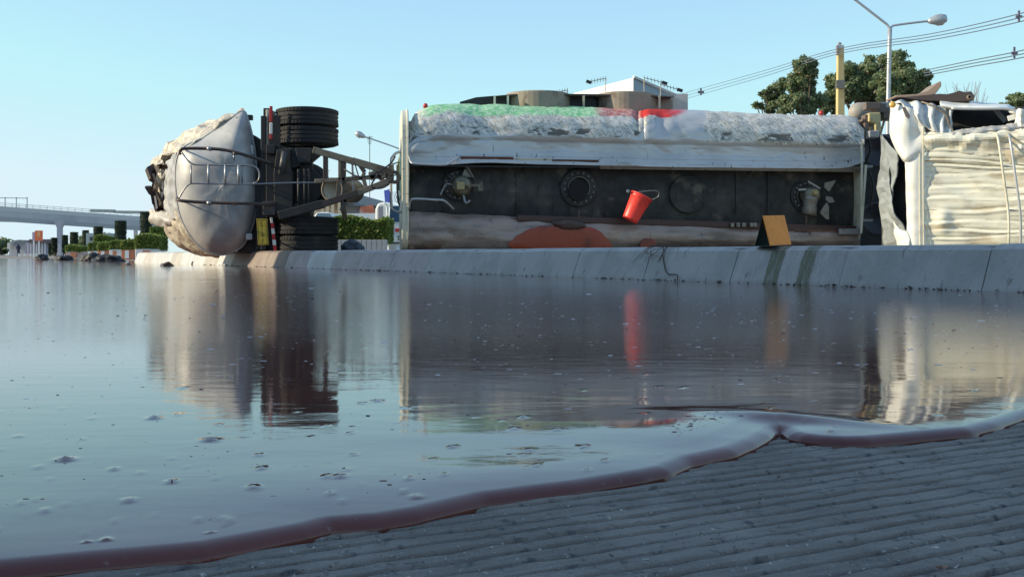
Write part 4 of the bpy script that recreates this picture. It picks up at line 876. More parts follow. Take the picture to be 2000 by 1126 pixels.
for i in range(7):
    y = 433 + i * 6.2; x = 509 + i * .4
    bm_ = MB()
    g = [[(0, 0, 3.4, .9), (0, 3.2, 3.4, .9), (0, 0, .9, 4)], [(0, 0, .9, 4), (3, 0, .9, 4), (0, 0, 3.4, .9)], [(1.4, 0, .9, 4)], [(0, 1.6, 3.4, .9), (0, 0, .9, 2), (3, 2, .9, 2)], [(0, 0, 3.6, .9), (3, 0, .9, 4), (0, 3.2, 3.6, .9), (0, 0, .9, 4)], [(0, 3.2, 3.4, .9), (3, 0, .9, 4)], [(0, 0, 3.4, .9), (0, 0, .9, 4), (1.5, 0, .8, 3)]][i]
    for gx, gy, gw, gh in g:
        a = W(x + gx, y + gy, 17.49); b_ = W(x + gx + gw, y + gy + gh, 17.49); bm_.box((a + b_) / 2, (abs(b_.x - a.x), .006, abs(b_.z - a.z)))
    bm_.make('character', M_platetext, pl)
mb = MB()
for a, b_ in (((503, 429), (521, 429)), ((521, 429), (524, 476)), ((524, 476), (506, 476)), ((506, 476), (503, 429))): mb.bar(W(a[0], a[1], 17.49), W(b_[0], b_[1], 17.49), .008, .006)
mb.make('border', M_platetext, pl)

# wheels: axle stands upright because the trailer lies on its side
def wheel(parent, px, pyc, Y, wpx=36, dpx=120):
    c = W(px, pyc, Y); s_ = Y / FPX; w = wpx * s_; r = dpx / 2 * s_; q = w / 2
    mb = MB(); prof = [(r * .58, -q * .80), (r * .66, -q * .98), (r * .80, -q), (r * .92, -q * .93), (r * .98, -q * .74)]
    for g in (-.5, -.17, .17, .5): prof += [(r, (g - .13) * q * 1.3), (r, (g + .07) * q * 1.3), (r * .978, (g + .09) * q * 1.3), (r * .978, (g + .17) * q * 1.3)]
    prof += [(r * .98, q * .76), (r * .92, q * .93), (r * .80, q), (r * .66, q * .98), (r * .58, q * .80)]
    mb.lathe(c, (0, 0, 1), prof, 72, False)
    ty = mb.make('tyre', M_rubber, parent)
    # tread lugs on both shoulders
    mb = MB()
    for k in range(54):
        t = 2 * math.pi * k / 54
        for zz in (-.66, .66): mb.box(c + Vector((math.cos(t) * r * .985, math.sin(t) * r * .985, zz * q)), (.025, .035, q * .3), t)
    mb.make('tread_lugs', M_rubber, ty)['kind'] = 'stuff'
    mb = MB(); mb.lathe(c, (0, 0, 1), [(.1, -q * .3), (r * .50, -q * .35), (r * .56, -q * .78), (r * .60, -q * .82), (r * .60, q * .82), (r * .56, q * .78), (r * .50, q * .35), (.1, q * .3)], 36, False); rm = mb.make('rim', M_steel, parent, smooth=False)
    mb = MB(); mb.lathe(c, (0, 0, 1), [(.11, -q * .5), (.13, 0), (.11, q * .6), (.001, q * .62)], 20); mb.make('hub', M_black, rm)
for py in (232, 268, 442, 478):
    wh = bpy.data.objects.new('wheel', None); col.objects.link(wh); wh.parent = tr
    wheel(wh, 600, py, 17.75 + .3, 36.5)
pipe('axle', [W(602, 285, 18.05), W(602, 430, 18.05)], .07, M_black, tr, 12)
# bogie plates, turntable, springs
def poly(name, pts, Y, dep, m_, parent=tr, bevel=.01):
    mb = MB(); mb.prism([W(x, y, Y) for x, y in pts], (0, dep, 0)); return mb.make(name, m_, parent, bevel=bevel)
poly('bogie_plate', [(540, 292), (566, 290), (568, 330), (571, 336), (571, 408), (566, 425), (545, 425), (536, 410), (534, 340)], 17.5, .25, M_black)
poly('bogie_plate', [(566, 288), (622, 290), (626, 300), (612, 312), (600, 322), (590, 318), (583, 326), (566, 330)], 17.6, .2, M_black)
poly('bogie_plate', [(585, 300), (606, 300), (612, 330), (628, 345), (628, 380), (612, 400), (600, 425), (590, 425), (585, 400)], 17.65, .12, M_black)
poly('spring_hanger', [(566, 398), (600, 394), (640, 388), (640, 396), (608, 408), (605, 425), (566, 425)], 17.6, .3, M_black)
mb = MB(); mb.lathe(W(602, 362, 17.85), (0, -1, 0), [(.33, -.05), (.36, 0), (.36, .08), (.30, .10), (.12, .08), (.08, .12)], 40); mb.make('turntable', M_black, tr)
mb = MB()
for k in range(6): mb.bar(W(578 + k * .8, 292 + k * 4.5, 17.45), W(608 - k * .8, 292 + k * 4.5, 17.45), .05, .08)
mb.make('leaf_spring', M_black, tr, bevel=.008)
pipe('brake_rod', [W(549, 340, 17.4), W(556, 296, 17.4)], .05, mat('rod_grey', (0.06, 0.06, 0.062), .5), tr)
for x in (595, 603, 583): pipe('brake_rod', [W(x, 330, 17.5), W(x, 420, 17.5)], .02, M_black, tr)
for x, y in ((548, 440), (560, 441), (572, 440)): mb = MB(); mb.box(W(x, y - 20, 17.5), (.05, .05, .03)); mb.make('bracket', M_steel, tr)
pipe('thin_rod', [W(540, 420, 17.6), W(575, 421, 17.6)], .02, M_black, tr)
# air reservoir seen end-on
mb = MB(); ax = Vector((.35, 1, .02)); mb.lathe(W(648, 370, 17.2), ax, [(.155, .02), (.175, .0), (.188, 0), (.188, .75), (.1, .85)], 36, False); rv = mb.make('air_reservoir', M_draw, tr, smooth=True)
mb = MB(); mb.lathe(W(648, 370, 17.2) + ax.normalized() * .06, ax, [(.001, .05), (.10, .03), (.16, -.02), (.178, -.03)], 36, False); mb.make('reservoir_end', mat('cream_tank_end', (0.55, 0.48, 0.34), .5, 0, [(5, (0.4, 0.33, 0.22), .5, .7)]), rv, smooth=True)
# A-shaped drawbar
YD = 17.2
def beam(name, a, b_, wpx, dep=.10, m_=M_draw, Y=YD, parent=tr):
    a3, b3 = W(a[0], a[1], Y), W(b_[0], b_[1], Y); mb = MB(); mb.bar(a3, b3, wpx * Y / FPX, dep); return mb.make(name, m_, parent, bevel=.008)
beam('drawbar_beam', (612, 293), (690, 315), 13); beam('drawbar_beam', (688, 314), (768, 337), 14)
beam('drawbar_beam', (545, 421), (632, 398), 16, .12, M_black); beam('drawbar_beam', (630, 399), (700, 376), 12, .12, M_darkrail); beam('drawbar_beam', (698, 377), (768, 350), 11)
beam('drawbar_beam', (615, 354), (768, 343), 8, .08)
beam('drawbar_beam', (665, 352), (662, 384), 12, .1, mat('dark_bracket', (0.09, 0.07, 0.055), .6))
for a, b_, w, m_ in (((636, 300), (636, 350), 9, M_darkrail), ((664, 308), (664, 352), 6, M_draw), ((672, 310), (671, 358), 8, M_darkrail), ((668, 360), (676, 395), 8, MATS['dark_bracket']), ((700, 318), (712, 336), 8, MATS['dark_bracket']), ((712, 336), (705, 352), 6, M_draw), ((710, 350), (716, 370), 7, M_draw), ((676, 385), (668, 412), 9, MATS['dark_bracket']), ((722, 345), (748, 335), 16, M_draw), ((740, 345), (756, 360), 8, MATS['dark_bracket']), ((757, 330), (757, 362), 6, M_draw), ((764, 322), (764, 358), 10, M_draw), ((688, 310), (690, 378), 3, M_pipe)):
    beam('drawbar_strut', a, b_, w, .08, m_)
mb = MB(); mb.lathe(W(770, 346, YD), (0, -1, .1), [(.06, -.05), (.10, -.05), (.10, .05), (.06, .05), (.06, -.05)], 20, False); mb.make('towing_eye', MATS['dark_bracket'], tr)
pipe('brake_hose', [W(740, 338, 17.1), W(725, 362, 17.0), (W(738, 368, 17.0)), W(756, 362, 17.0), W(768, 345, 17.1)], .014, M_black, tr)
pipe('brake_hose', [W(672, 330, 17.1), W(700, 345, 17.0), W(730, 340, 17.0), W(762, 320, 17.1), W(772, 305, 17.2)], .012, M_black, tr)
pipe('brake_hose', [W(668, 310, 17.1), W(690, 316, 17.0), W(696, 330, 17.0), W(702, 350, 17.1)], .010, M_black, tr)
pipe('support_leg', [W(672, 372, 17.2), W(670, 400, 17.2), W(674, 425, 17.3)], .04, MATS['dark_bracket'], tr)

# ================================================================== BACKGROUND
def leaves(name, blobs, n, size, m_, parent=None, seed=0, shell=.55):
    """blobs: (centre, (rx, ry, rz)); leaf-sized quads spread through them, denser towards the outside"""
    r = np.random.default_rng(seed); vol = np.array([b[1][0] * b[1][1] * b[1][2] for b in blobs]) ** .67; vol = vol / vol.sum()
    k = r.choice(len(blobs), n, p=vol); C = np.array([list(b[0]) for b in blobs])[k]; S = np.array([b[1] for b in blobs])[k]
    d = r.normal(size=(n, 3)); d /= np.linalg.norm(d, axis=1)[:, None]; rad = shell + (1.08 - shell) * r.random(n) ** .8 + (r.random(n) < .12) * r.random(n) * .35
    lump = 1 + .22 * np.sin(d[:, 0] * 5 + k) * np.sin(d[:, 2] * 6 + k * 2)
    P = C + d * S * (rad * lump)[:, None]
    nrm = d + r.normal(size=(n, 3)) * .7; nrm /= np.linalg.norm(nrm, axis=1)[:, None]
    t = np.cross(nrm, r.normal(size=(n, 3))); t /= np.linalg.norm(t, axis=1)[:, None]; b = np.cross(nrm, t)
    s = size * (.6 + .8 * r.random(n))[:, None]
    Q = np.stack([P - t * s, P + b * s * .55, P + t * s, P - b * s * .55], 1).reshape(-1, 3)
    return obj(name, Q.tolist(), [(4 * i, 4 * i + 1, 4 * i + 2, 4 * i + 3) for i in range(n)], m_, parent)
def tree(label, px, Y, base_r, blobs_px, n, size, seed, group=None, lean=0):
    """blobs_px: (px, py, rx px, ry px)"""
    s_ = Y / FPX; base = Vector(((px - 1000) * s_, Y, 0)); t = thing('tree', label, 'tree', base, group)
    r = random.Random(seed); bl = []
    for x, y, rx, ry in blobs_px:
        c = W(x, y, Y + r.uniform(-.6, .6) * rx * s_); bl.append((c, (rx * s_ * .62, rx * s_ * .7, ry * s_ * .62)))
        for _ in range(9):
            th = r.uniform(0, 6.28); q = c + Vector((math.cos(th) * rx * s_ * .8, r.uniform(-.8, .8) * rx * s_, math.sin(th) * ry * s_ * .8)); k = r.uniform(.2, .42)
            bl.append((q, (rx * s_ * k, rx * s_ * k, ry * s_ * k)))
    leaves('crown', bl, int(n * 1.25), size * .66, M_leaf, t, seed, .3)
    top = max(b[0].z for b in bl); mb = MB(); fork = Vector((base.x, Y, top * .45))
    mb.tube([base - Vector((0, 0, .1)), base + Vector((lean * .3, 0, top * .25)), fork], base_r, 10, 4, .6); trunk = mb.make('trunk', M_bark, t, smooth=True)
    mb = MB()
    for b in bl[::3]: mb.tube([fork, (fork + b[0]) / 2 + Vector((0, 0, .3)), b[0]], base_r * .35, 6, 3, .3)
    mb.make('limbs', M_bark, trunk, smooth=True); return t
G_T = None
tree('tall loose tree left of the ochre utility pole', 1572, 46, .16, [(1572, 125, 22, 24), (1568, 160, 28, 26), (1575, 195, 36, 28), (1545, 205, 26, 20)], 15000, .10, 3)
tree('low thin tree with sparse crown at the left end of the tree group', 1512, 48, .10, [(1520, 172, 24, 18), (1497, 190, 14, 12), (1515, 205, 26, 14), (1478, 208, 12, 7), (1490, 182, 9, 6)], 5200, .09, 4)
tree('broad round tree between the utility pole and the double street lamp', 1700, 50, .22, [(1700, 135, 34, 24), (1670, 160, 42, 34), (1700, 180, 50, 34), (1640, 175, 30, 30), (1625, 205, 30, 22)], 24000, .11, 5)
tree('tall tree directly behind the double street lamp', 1755, 47, .2, [(1750, 125, 34, 24), (1770, 150, 38, 30), (1745, 175, 44, 32), (1800, 165, 26, 20), (1770, 190, 50, 24)], 22000, .10, 6)
tree('small tree at the right edge above the crushed cab', 2010, 44, .14, [(1985, 195, 22, 14), (2010, 200, 40, 22), (2050, 200, 40, 26), (1965, 207, 14, 8)], 9000, .09, 8)
# bare shrub
bs = thing('bare_shrub', 'leafless twiggy shrub showing above the cab wreck', 'shrub', W(1880, 497, 40))
mb = MB(); random.seed(5)
for k in range(70):
    x0 = random.uniform(1862, 1905); a_ = W(x0, 260, 40); b_ = W(x0 + random.uniform(-28, 28), random.uniform(158, 205), 40 + random.uniform(-1, 1)); m_ = (a_ + b_) / 2 + Vector((random.uniform(-.15, .15), 0, .2)); mb.tube([a_, m_, b_], .012, 4, 3, .4)
for k in range(8): mb.tube([W(1885, 505, 40), W(1864 + k * 6, 262, 40)], .03, 5, 1)
mb.make('twigs', mat('grey_twigs', (0.20, 0.17, 0.17), .8), bs)

# utility pole and its line
up = thing('utility_pole', 'square ochre concrete utility pole standing in front of the trees', 'utility pole', (W(1641, 497, 40).x, 40, 0))
mb = MB(); c = W(1641, 497, 40); zt = W(1641, 89, 40).z
mb.hull8([Vector((c.x + sx * w, 40 + sy * w, z)) for z, w in ((0, .17), (zt, .11)) for sx, sy in ((-1, -1), (1, -1), (1, 1), (-1, 1))]); mb.make('shaft', M_poleconc, up, bevel=.02)
mb = MB(); mb.bar(W(1634, 92, 39.8), W(1648, 92, 39.8), .10, .08); mb.tube([W(1636, 90, 39.8), W(1639, 84, 39.8), W(1643, 87, 39.8)], .04, 6); mb.bar(W(1636, 88, 39.8), W(1636, 108, 39.8), .05, .05); mb.make('bracket', M_galv, up)
mb = MB()
for y in (96, 102, 108): mb.lathe(W(1635, y, 39.75), (0, 0, 1), [(.03, 0), (.06, .03), (.03, .06), (.06, .09), (.03, .12)], 8)
mb.make('insulators', mat('porcelain', (0.35, 0.33, 0.36), .3), up)
mb = MB(); mb.box(W(1641, 165, 39.8), (.30, .12, .30)); mb.make('junction_box', M_steel, up)
def wire(pts, lab):
    w = thing('power_cable', lab, 'cable', pts[0]); mb = MB(); mb.tube(pts, .014, 5, 8); mb.make('strand', M_wire, w); return w
for i, n_ in enumerate(('top', 'middle', 'bottom')):
    wire([W(1322, 186 + i * 6, 75), W(1480, 142 + i * 5.5, 55), W(1636, 96 + i * 5, 39.8), W(1820, 66 + i * 6, 33), W(2000, 25 + i * 8, 26), W(2200, -35 + i * 10, 21)], f'{n_} strand of the upper power cable passing over the utility pole')
    wire([W(1805, 138 + i * 5, 33), W(1900, 118 + i * 6, 29), W(2000, 98 + i * 7, 25), W(2200, 48 + i * 9, 20)], f'{n_} strand of the lower power cable leaving the frame at the right edge')
for x, y, Y, lab in ((1990, 33, 26.3, 'cable spacer on the upper cables at the top right corner'), (1981, 104, 25.7, 'cable spacer on the lower cables at the right edge'), (1369, 180, 68, 'small dark cable spacer left of the trees')):
    s_ = thing('cable_spacer', lab, 'cable spacer', W(x, y, Y), 'spacers on the power cables'); h = 12 if Y < 50 else 8
    mb = MB(); mb.bar(W(x, y - h, Y), W(x, y + h - 2, Y), .04 * Y / 26, .04); mb.bar(W(x - 6, y, Y), W(x + 6, y, Y), .06 * Y / 26, .05); mb.make('spacer_cross', mat('spacer_purple_grey', (0.16, 0.15, 0.2), .6), s_)
# lamps
YL = 38
lp = thing('street_lamp', 'tall double armed street lamp in front of the trees on the right', 'street lamp', (W(1736, 497, YL).x, YL, 0), 'street lamps')
pipe('pole', [W(1733, 497, YL) + Vector((0, 0, -.2)), W(1734, 260, YL), W(1738, 56, YL)], .075, M_galv, lp, 12)
pipe('arm', [W(1738, 60, YL), W(1742, 52, YL), W(1752, 49, YL), W(1790, 44, YL), W(1818, 41, YL)], .038, M_galv, lp); pipe('arm', [W(1738, 60, YL), W(1734, 50, YL), W(1722, 40, YL), (W(1668, -2, YL)), W(1640, -24, YL)], .045, M_galv, lp)
def head(parent, a, b_, r):
    a, b_ = Vector(a), Vector(b_); ax = b_ - a; L = ax.length
    mb = MB(); mb.lathe(a, ax, [(r * .3, 0), (r * .55, L * .12), (r * .95, L * .45), (r, L * .7), (r * .7, L * .95), (r * .1, L)], 16); o = mb.make('lamp_head', M_galv, parent, smooth=True)
    mb = MB(); mb.lathe(a + Vector((0, 0, -r * .35)), ax, [(r * .2, L * .3), (r * .75, L * .5), (r * .8, L * .75), (r * .3, L * .95)], 16); mb.make('lamp_lens', M_glass, o, smooth=True)
head(lp, W(1812, 42, YL), W(1849, 36, YL), .19); head(lp, W(1645, -20, YL), W(1612, -34, YL), .19)
YM = 70
lp2 = thing('street_lamp', 'distant street lamp with one arm reaching left behind the tanker end', 'street lamp', (W(815, 497, YM).x, YM, 0), 'street lamps')
pipe('pole', [W(815, 500, YM), W(815, 310, YM)], .09, M_galv, lp2); pipe('arm', [W(815, 311, YM), W(785, 293, YM), W(745, 278, YM), W(712, 267, YM)], .045, M_galv, lp2); head(lp2, W(714, 268, YM), W(694, 259, YM), .20)

# antennas
def antenna(px, pys, pye, Y, lab, w=8, tilt=0):
    a = thing('tv_antenna', lab, 'antenna', W(px, pye, Y), 'rooftop antennas'); mb = MB(); mb.tube([W(px, pye, Y), W(px, pys, Y)], .03, 5, 1); mb.make('mast', M_steel, a)
    mb = MB()
    for k in range(4): y = pys + 3 + k * 4; mb.tube([W(px - w + k, y + tilt * k, Y), W(px + w - k, y, Y)], .025, 4, 1)
    mb.make('elements', M_steel, a)
antenna(722, 265, 400, 80, 'thin television antenna standing alone in the gap beside the drawbar', 6)
antenna(636, 330, 380, 80, 'short television antenna seen through the trailer drawbar', 8); antenna(690, 335, 400, 85, 'antenna mast between the drawbar struts', 4)
for x0, y0, x1, y1, tx, ty, lab in ((1183, 153, 1150, 160, 1183, 190, 'yagi antenna left of the white gable'), (1108, 176, 1078, 182, 1108, 195, 'low yagi antenna left of the white roof'), (1258, 152, 1298, 162, 1258, 190, 'yagi antenna just right of the gable peak'), (1290, 165, 1328, 176, 1290, 195, 'rightmost yagi antenna past the gable')):
    a = thing('yagi_antenna', lab, 'antenna', W(tx, ty, 58), 'rooftop antennas'); mb = MB(); mb.tube([W(tx, ty + 40, 58), W(x0, y0, 58)], .02, 4, 1); mb.tube([W(x0, y0, 58), W(x1, y1, 58)], .018, 4, 1)
    for k in range(6): f_ = k / 6; x, y = x0 + (x1 - x0) * f_, y0 + (y1 - y0) * f_; mb.tube([W(x, y - 4, 57.8), W(x + 1, y + 5, 58.2)], .014, 4, 1)
    mb.make('boom', M_steel, a); mb = MB(); mb.bar(W(x1 - 5, y1 - 1.5, 58), W(x1 + 5, y1 + 2, 58), .14, .2); mb.make('receiver', M_black, a)

# white gable hall
gh = thing('white_hall', 'hall with white pitched roof showing above the tanker', 'building', (W(1215, 497, 62).x, 66, 0))
a, b_, c, d = W(1105, 187, 66), W(1237, 152, 60), W(1316, 187, 64), W(1237, 190, 60)
mb = MB(); bk_ = Vector((2, 12, 0))
mb.hull8([a, d, d + bk_, a + bk_, a + Vector((0, 0, .02)), b_, b_ + bk_, a + bk_ + Vector((0, 0, .02))]); mb.make('roof', M_whitepaint, gh)
mb = MB(); mb.hull8([d + Vector((.02, 0, 0)), c, c + bk_, d + bk_, b_ + Vector((.02, 0, 0)), c + Vector((0, 0, .02)), c + bk_ + Vector((0, 0, .02)), b_ + bk_ + Vector((.02, 0, 0))]); mb.make('shaded_slope', mat('roof_slope_shade', (0.28, 0.36, 0.42), .6), gh)  # right roof slope, its shade put into a blue-grey colour
mb = MB(); mb.box(((a.x + c.x) / 2 + 1, 69, a.z / 2 - .05), (6.0, 9, a.z - .1)); mb.make('wall', M_far, gh)
mb = MB(); mb.bar(b_ + Vector((0, -.1, .04)), c + Vector((.1, -.1, .04)), .12, .1); mb.make('verge_board', M_galv, gh)

# gap between trailer and tanker: house, banner, white lorry, hedge
hs = thing('roadside_house', 'low house with blue grey roof and beige posts behind the hedge', 'house', (W(690, 497, 60).x, 60, 0))
mb = MB(); mb.prism([W(672, 402, 60), W(760, 402, 60), W(760, 396, 60), W(700, 379, 60), W(676, 392, 60)], (0, 5, 0)); mb.make('roof', M_roofblue, hs)
mb = MB(); mb.prism([W(676, 402, 60.3), W(758, 402, 60.3), W(758, 500, 60.3), W(676, 500, 60.3)], (0, 4, 0)); mb.make('wall', mat('grey_wall', (0.30, 0.29, 0.30), .8), hs)
for x in (617, 630, 640, 650, 663, 671): mb = MB(); mb.bar(W(x, 390, 58), W(x, 500, 58), .16, .16); mb.make('post', mat('beige_post', (0.6, 0.5, 0.34), .7), hs)
mb = MB(); mb.prism([W(608, 385, 58), W(680, 388, 58), W(680, 393, 58), W(608, 392, 58)], (0, 4, 0)); mb.make('porch_roof', mat('beige_roof', (0.62, 0.55, 0.42), .7), hs)
mb = MB(); mb.prism([W(612, 394, 60.5), W(676, 394, 60.5), W(676, 500, 60.5), W(612, 500, 60.5)], (0, .3, 0)); mb.make('back_wall', mat('tan_wall', (0.50, 0.38, 0.28), .8), hs)
bn = thing('banner', 'orange red banner hung on the grey house wall', 'banner', W(714, 410, 59.8)); mb = MB(); mb.prism([W(703, 404, 59.9), W(728, 400, 59.9), W(733, 417, 59.9), W(702, 418, 59.9)], (0, .03, 0)); mb.make('cloth', mat('orange_red_cloth', (0.75, 0.22, 0.12), .7, 0, [(2, (0.8, 0.5, 0.4), .5, .6)]), bn)
bw = thing('boundary_wall', 'bright white wall behind the clipped hedge', 'wall', (W(690, 497, 50).x, 50, 0)); mb = MB(); mb.prism([W(655, 417, 50), W(738, 416, 50), W(738, 500, 50), W(655, 500, 50)], (0, .2, 0)); mb.make('wall_panel', M_whitepaint, bw)
pc = thing('parked_car', 'pale car with blue grey windscreen parked behind the drawbar', 'car', (W(627, 497, 40).x, 40, 0))
mb = MB(); mb.prism([W(608, 440, 40), W(612, 424, 40), W(618, 414, 40), W(645, 414, 40), W(652, 424, 40), W(658, 440, 40), W(658, 490, 40), W(606, 490, 40)], (0, 3.6, 0)); mb.make('body', M_whitepaint, pc, bevel=.1)
mb = MB(); mb.prism([W(614, 426, 39.95), W(620, 416, 39.97), W(643, 416, 39.97), W(650, 426, 39.95)], (0, .03, 0)); mb.make('windscreen', mat('blue_windscreen', (0.15, 0.22, 0.28), .15), pc)
for x in (612, 652): mb = MB(); mb.lathe(W(x, 492, 40.4), (1, 0, 0), [(.3, -.1), (.32, -.08), (.32, .08), (.3, .1)], 16); mb.make('wheel', M_rubber, pc)
# white lorry
YW = 30
wl_ = thing('white_lorry', 'white lorry with curved cab front standing behind the tanker end', 'lorry', (W(790, 497, YW).x, YW, 0))
mb = MB(); mb.prism([W(733, 497, YW + 1.2), W(733, 408, YW + 1.2), W(738, 397, YW + 1.2), W(750, 394, YW + 1.2), W(765, 396, YW + 1.2), W(765, 497, YW + 1.2)], (0, 1.6, 0)); body = mb.make('cab_side', M_whitepaint, wl_, bevel=.05)
mb = MB(); mb.prism([W(756, 492, YW), W(757, 430, YW), W(760, 404, YW), W(768, 400, YW), W(880, 400, YW), W(880, 492, YW)], (0, 2.2, 0)); front = mb.make('cab_front', mat('pale_blue_white', (0.62, 0.70, 0.72), .4), wl_, bevel=.05)
mb = MB(); mb.prism([W(762, 402, YW - .03), W(870, 402, YW - .03), W(870, 433, YW - .03), W(760, 433, YW - .03)], (0, .03, 0)); mb.make('windscreen', mat('lorry_glass', (0.04, 0.09, 0.16), .1), front)
mb = MB(); mb.prism([W(739, 404, YW + 1.17), W(748, 402, YW + 1.17), W(749, 430, YW + 1.17), W(739, 430, YW + 1.17)], (0, .03, 0)); mb.make('side_window', mat('side_glass', (0.25, 0.24, 0.28), .2), body)
pipe('mirror_arm', [W(750, 397, YW - .1), W(756, 405, YW - .1), W(757, 440, YW - .1), W(757, 480, YW - .1)], .03, M_whitepaint, wl_)
for x, y, w, h, m_ in ((778, 449, 12, 6, M_redreflect), (780, 462, 8, 2, M_black), (780, 467, 8, 2, M_black), (770, 474, 30, 3, M_black), (765, 482, 12, 7, M_galv), (766, 452, 4, 14, M_steel)):
    mb = MB(); mb.prism([W(x - w / 2, y - h / 2, YW - .04), W(x + w / 2, y - h / 2, YW - .04), W(x + w / 2, y + h / 2, YW - .04), W(x - w / 2, y + h / 2, YW - .04)], (0, .04, 0)); mb.make('badge' if m_ is M_redreflect else 'grille_slot', m_, front)
for x in (765, 860): mb = MB(); mb.lathe(W(x, 497, YW + .9), (1, 0, 0), [(.42, -.14), (.46, -.1), (.46, .1), (.42, .14)], 20); mb.make('wheel', M_rubber, wl_)
bs_ = thing('blue_sign', 'blue sign board with white diamond lattice panel above the white lorry', 'sign', W(770, 400, 33)); mb = MB(); mb.prism([W(750, 372, 33), W(766, 368, 33), W(766, 396, 33), W(752, 396, 33)], (0, .06, 0)); mb.make('board', M_blue, bs_)
mb = MB()
for k in range(5): mb.bar(W(766 + k * 4, 374, 32.9), W(774 + k * 4, 396, 32.9), .02, .02); mb.bar(W(774 + k * 4, 374, 32.9), W(766 + k * 4, 396, 32.9), .02, .02)
mb.make('lattice', M_whitepaint, bs_); mb = MB(); mb.bar(W(760, 396, 33), W(760, 500, 33), .06, .06); mb.make('post', M_galv, bs_)

def hedge(name, lab, x0, y0, x1, y1, Y, dep, n, size, m_, group=None, round_=False, cat_='hedge'):
    a, b_ = W(x0, y1, Y), W(x1, y0, Y); t = thing(name, lab, cat_, Vector(((a.x + b_.x) / 2, Y + dep / 2, a.z)), group); r = np.random.default_rng(int(x0 * 7 + y0))
    w, h = b_.x - a.x, b_.z - a.z
    if round_:
        ctr = Vector(((a.x + b_.x) / 2, Y + w / 2, a.z + h / 2)); mb = MB(); mb.lathe(Vector((ctr.x, ctr.y, a.z)), (0, 0, 1), [(w * .44, 0), (w * .46, h * .5), (w * .44, h * .97), (w * .2, h * .985)], 20); mb.make('core', m_, t)
        th = r.random(n) * 6.283; zz = r.random(n); rr = w / 2 * (1 + r.normal(size=n) * .03); topm = r.random(n) < .2; rr = np.where(topm, w / 2 * np.sqrt(r.random(n)), rr); zz = np.where(topm, 1.0, zz)
        P = np.stack([ctr.x + np.cos(th) * rr, ctr.y + np.sin(th) * rr, a.z + zz * h], 1)
    else:
        mb = MB(); mb.box(((a.x + b_.x) / 2, Y + dep / 2, a.z + h / 2 - .01), (w * .93, dep * .93, h * .93)); mb.make('core', m_, t)
        u_, v_, d_ = r.random(n), r.random(n), r.random(n); face = r.integers(0, 4, n)
        X = np.where(face == 2, 0, np.where(face == 3, 1, u_)); D2 = np.where(face == 0, 0, d_); Zz = np.where(face == 1, 1, v_)
        P = np.stack([a.x + X * w, Y + D2 * dep, a.z + Zz * h + .06 * np.sin(X * w * 5)], 1)
    P += r.normal(size=P.shape) * size * .5
    nr_ = r.normal(size=(n, 3)); t_ = np.cross(nr_, r.normal(size=(n, 3))); t_ /= np.linalg.norm(t_, axis=1)[:, None]; nr_ /= np.linalg.norm(nr_, axis=1)[:, None]; b2 = np.cross(nr_, t_); s = size * (.6 + .8 * r.random(n))[:, None]
    Q = np.stack([P - t_ * s, P + b2 * s * .6, P + t_ * s, P - b2 * s * .6], 1).reshape(-1, 3)
    obj('foliage', Q.tolist(), [(4 * i, 4 * i + 1, 4 * i + 2, 4 * i + 3) for i in range(n)], m_, t); return t
hedge('hedge', 'bushy clipped hedge between the trailer wheels and the white lorry', 648, 428, 754, 472, 26, 1.2, 9000, .045, M_hedge)
pw = thing('planter_wall', 'low pale ribbed planter wall under the bushy hedge', 'planter', (W(700, 497, 25.8).x, 25.8, 0))
for k in range(11): mb = MB(); mb.box(W(652 + k * 10, 484, 25.8) + Vector((0, 0, -.12)), (.108, .1, .62)); mb.make('panel', mat('planter_grey', (0.40, 0.42, 0.44), .8), pw, bevel=.01)
rk = thing('boulder', 'dark blue grey boulder on the median beside the lower tyres', 'boulder', W(690, 488, 20)); bm = bmesh.new(); bmesh.ops.create_icosphere(bm, subdivisions=3, radius=.22)
for v_ in bm.verts: v_.co *= 1 + .3 * fbm(v_.co * 5); v_.co.z *= .75; v_.co.z += .02
me = bpy.data.meshes.new('rock'); bm.to_mesh(me); bm.free(); me.materials.append(mat('blue_grey_rock', (0.06, 0.08, 0.10), .7)); o = bpy.data.objects.new('rock', me); col.objects.link(o); o.parent = rk

# ---- far left: flyover, topiary, sign, gatehouse, person
YF = 150
fo = thing('flyover', 'long pale concrete flyover crossing the far left background', 'flyover', (W(117, 497, YF).x, YF, 0))
def fp(x, y, Y): return W(x, y, Y)
p0, p1 = (-250, 385, 140), (420, 434, 175)
def along(f_, dy): return W(p0[0] + (p1[0] - p0[0]) * f_, p0[1] + (p1[1] - p0[1]) * f_ + dy, p0[2] + (p1[2] - p0[2]) * f_)
mb = MB(); mb.prism([along(0, 8), along(1, 6), along(1, 18), along(0, 21)], (2, 9, 0)); mb.make('deck', M_flyover, fo)
mb = MB(); mb.prism([along(0, 20.5), along(1, 18), along(1, 26), along(0, 30)], (2, 7, 0)); mb.make('girder', mat('girder_grey', (0.40, 0.40, 0.41), .85), fo)
mb = MB(); mb.prism([along(0, -1), along(1, -1), along(1, 6.5), along(0, 8)], (.1, .3, 0)); mb.make('parapet', mat('parapet_pale', (0.6, 0.6, 0.58), .8), fo)
for k in range(50):
    f_ = k / 49; mb = MB(); mb.bar(along(f_, -7.5), along(f_, -1), .06, .06); mb.make('rail_post', M_galv, fo)
for dy in (-7.5, -4): mb = MB(); mb.bar(along(0, dy), along(1, dy), .06, .06); mb.make('handrail', M_galv, fo)
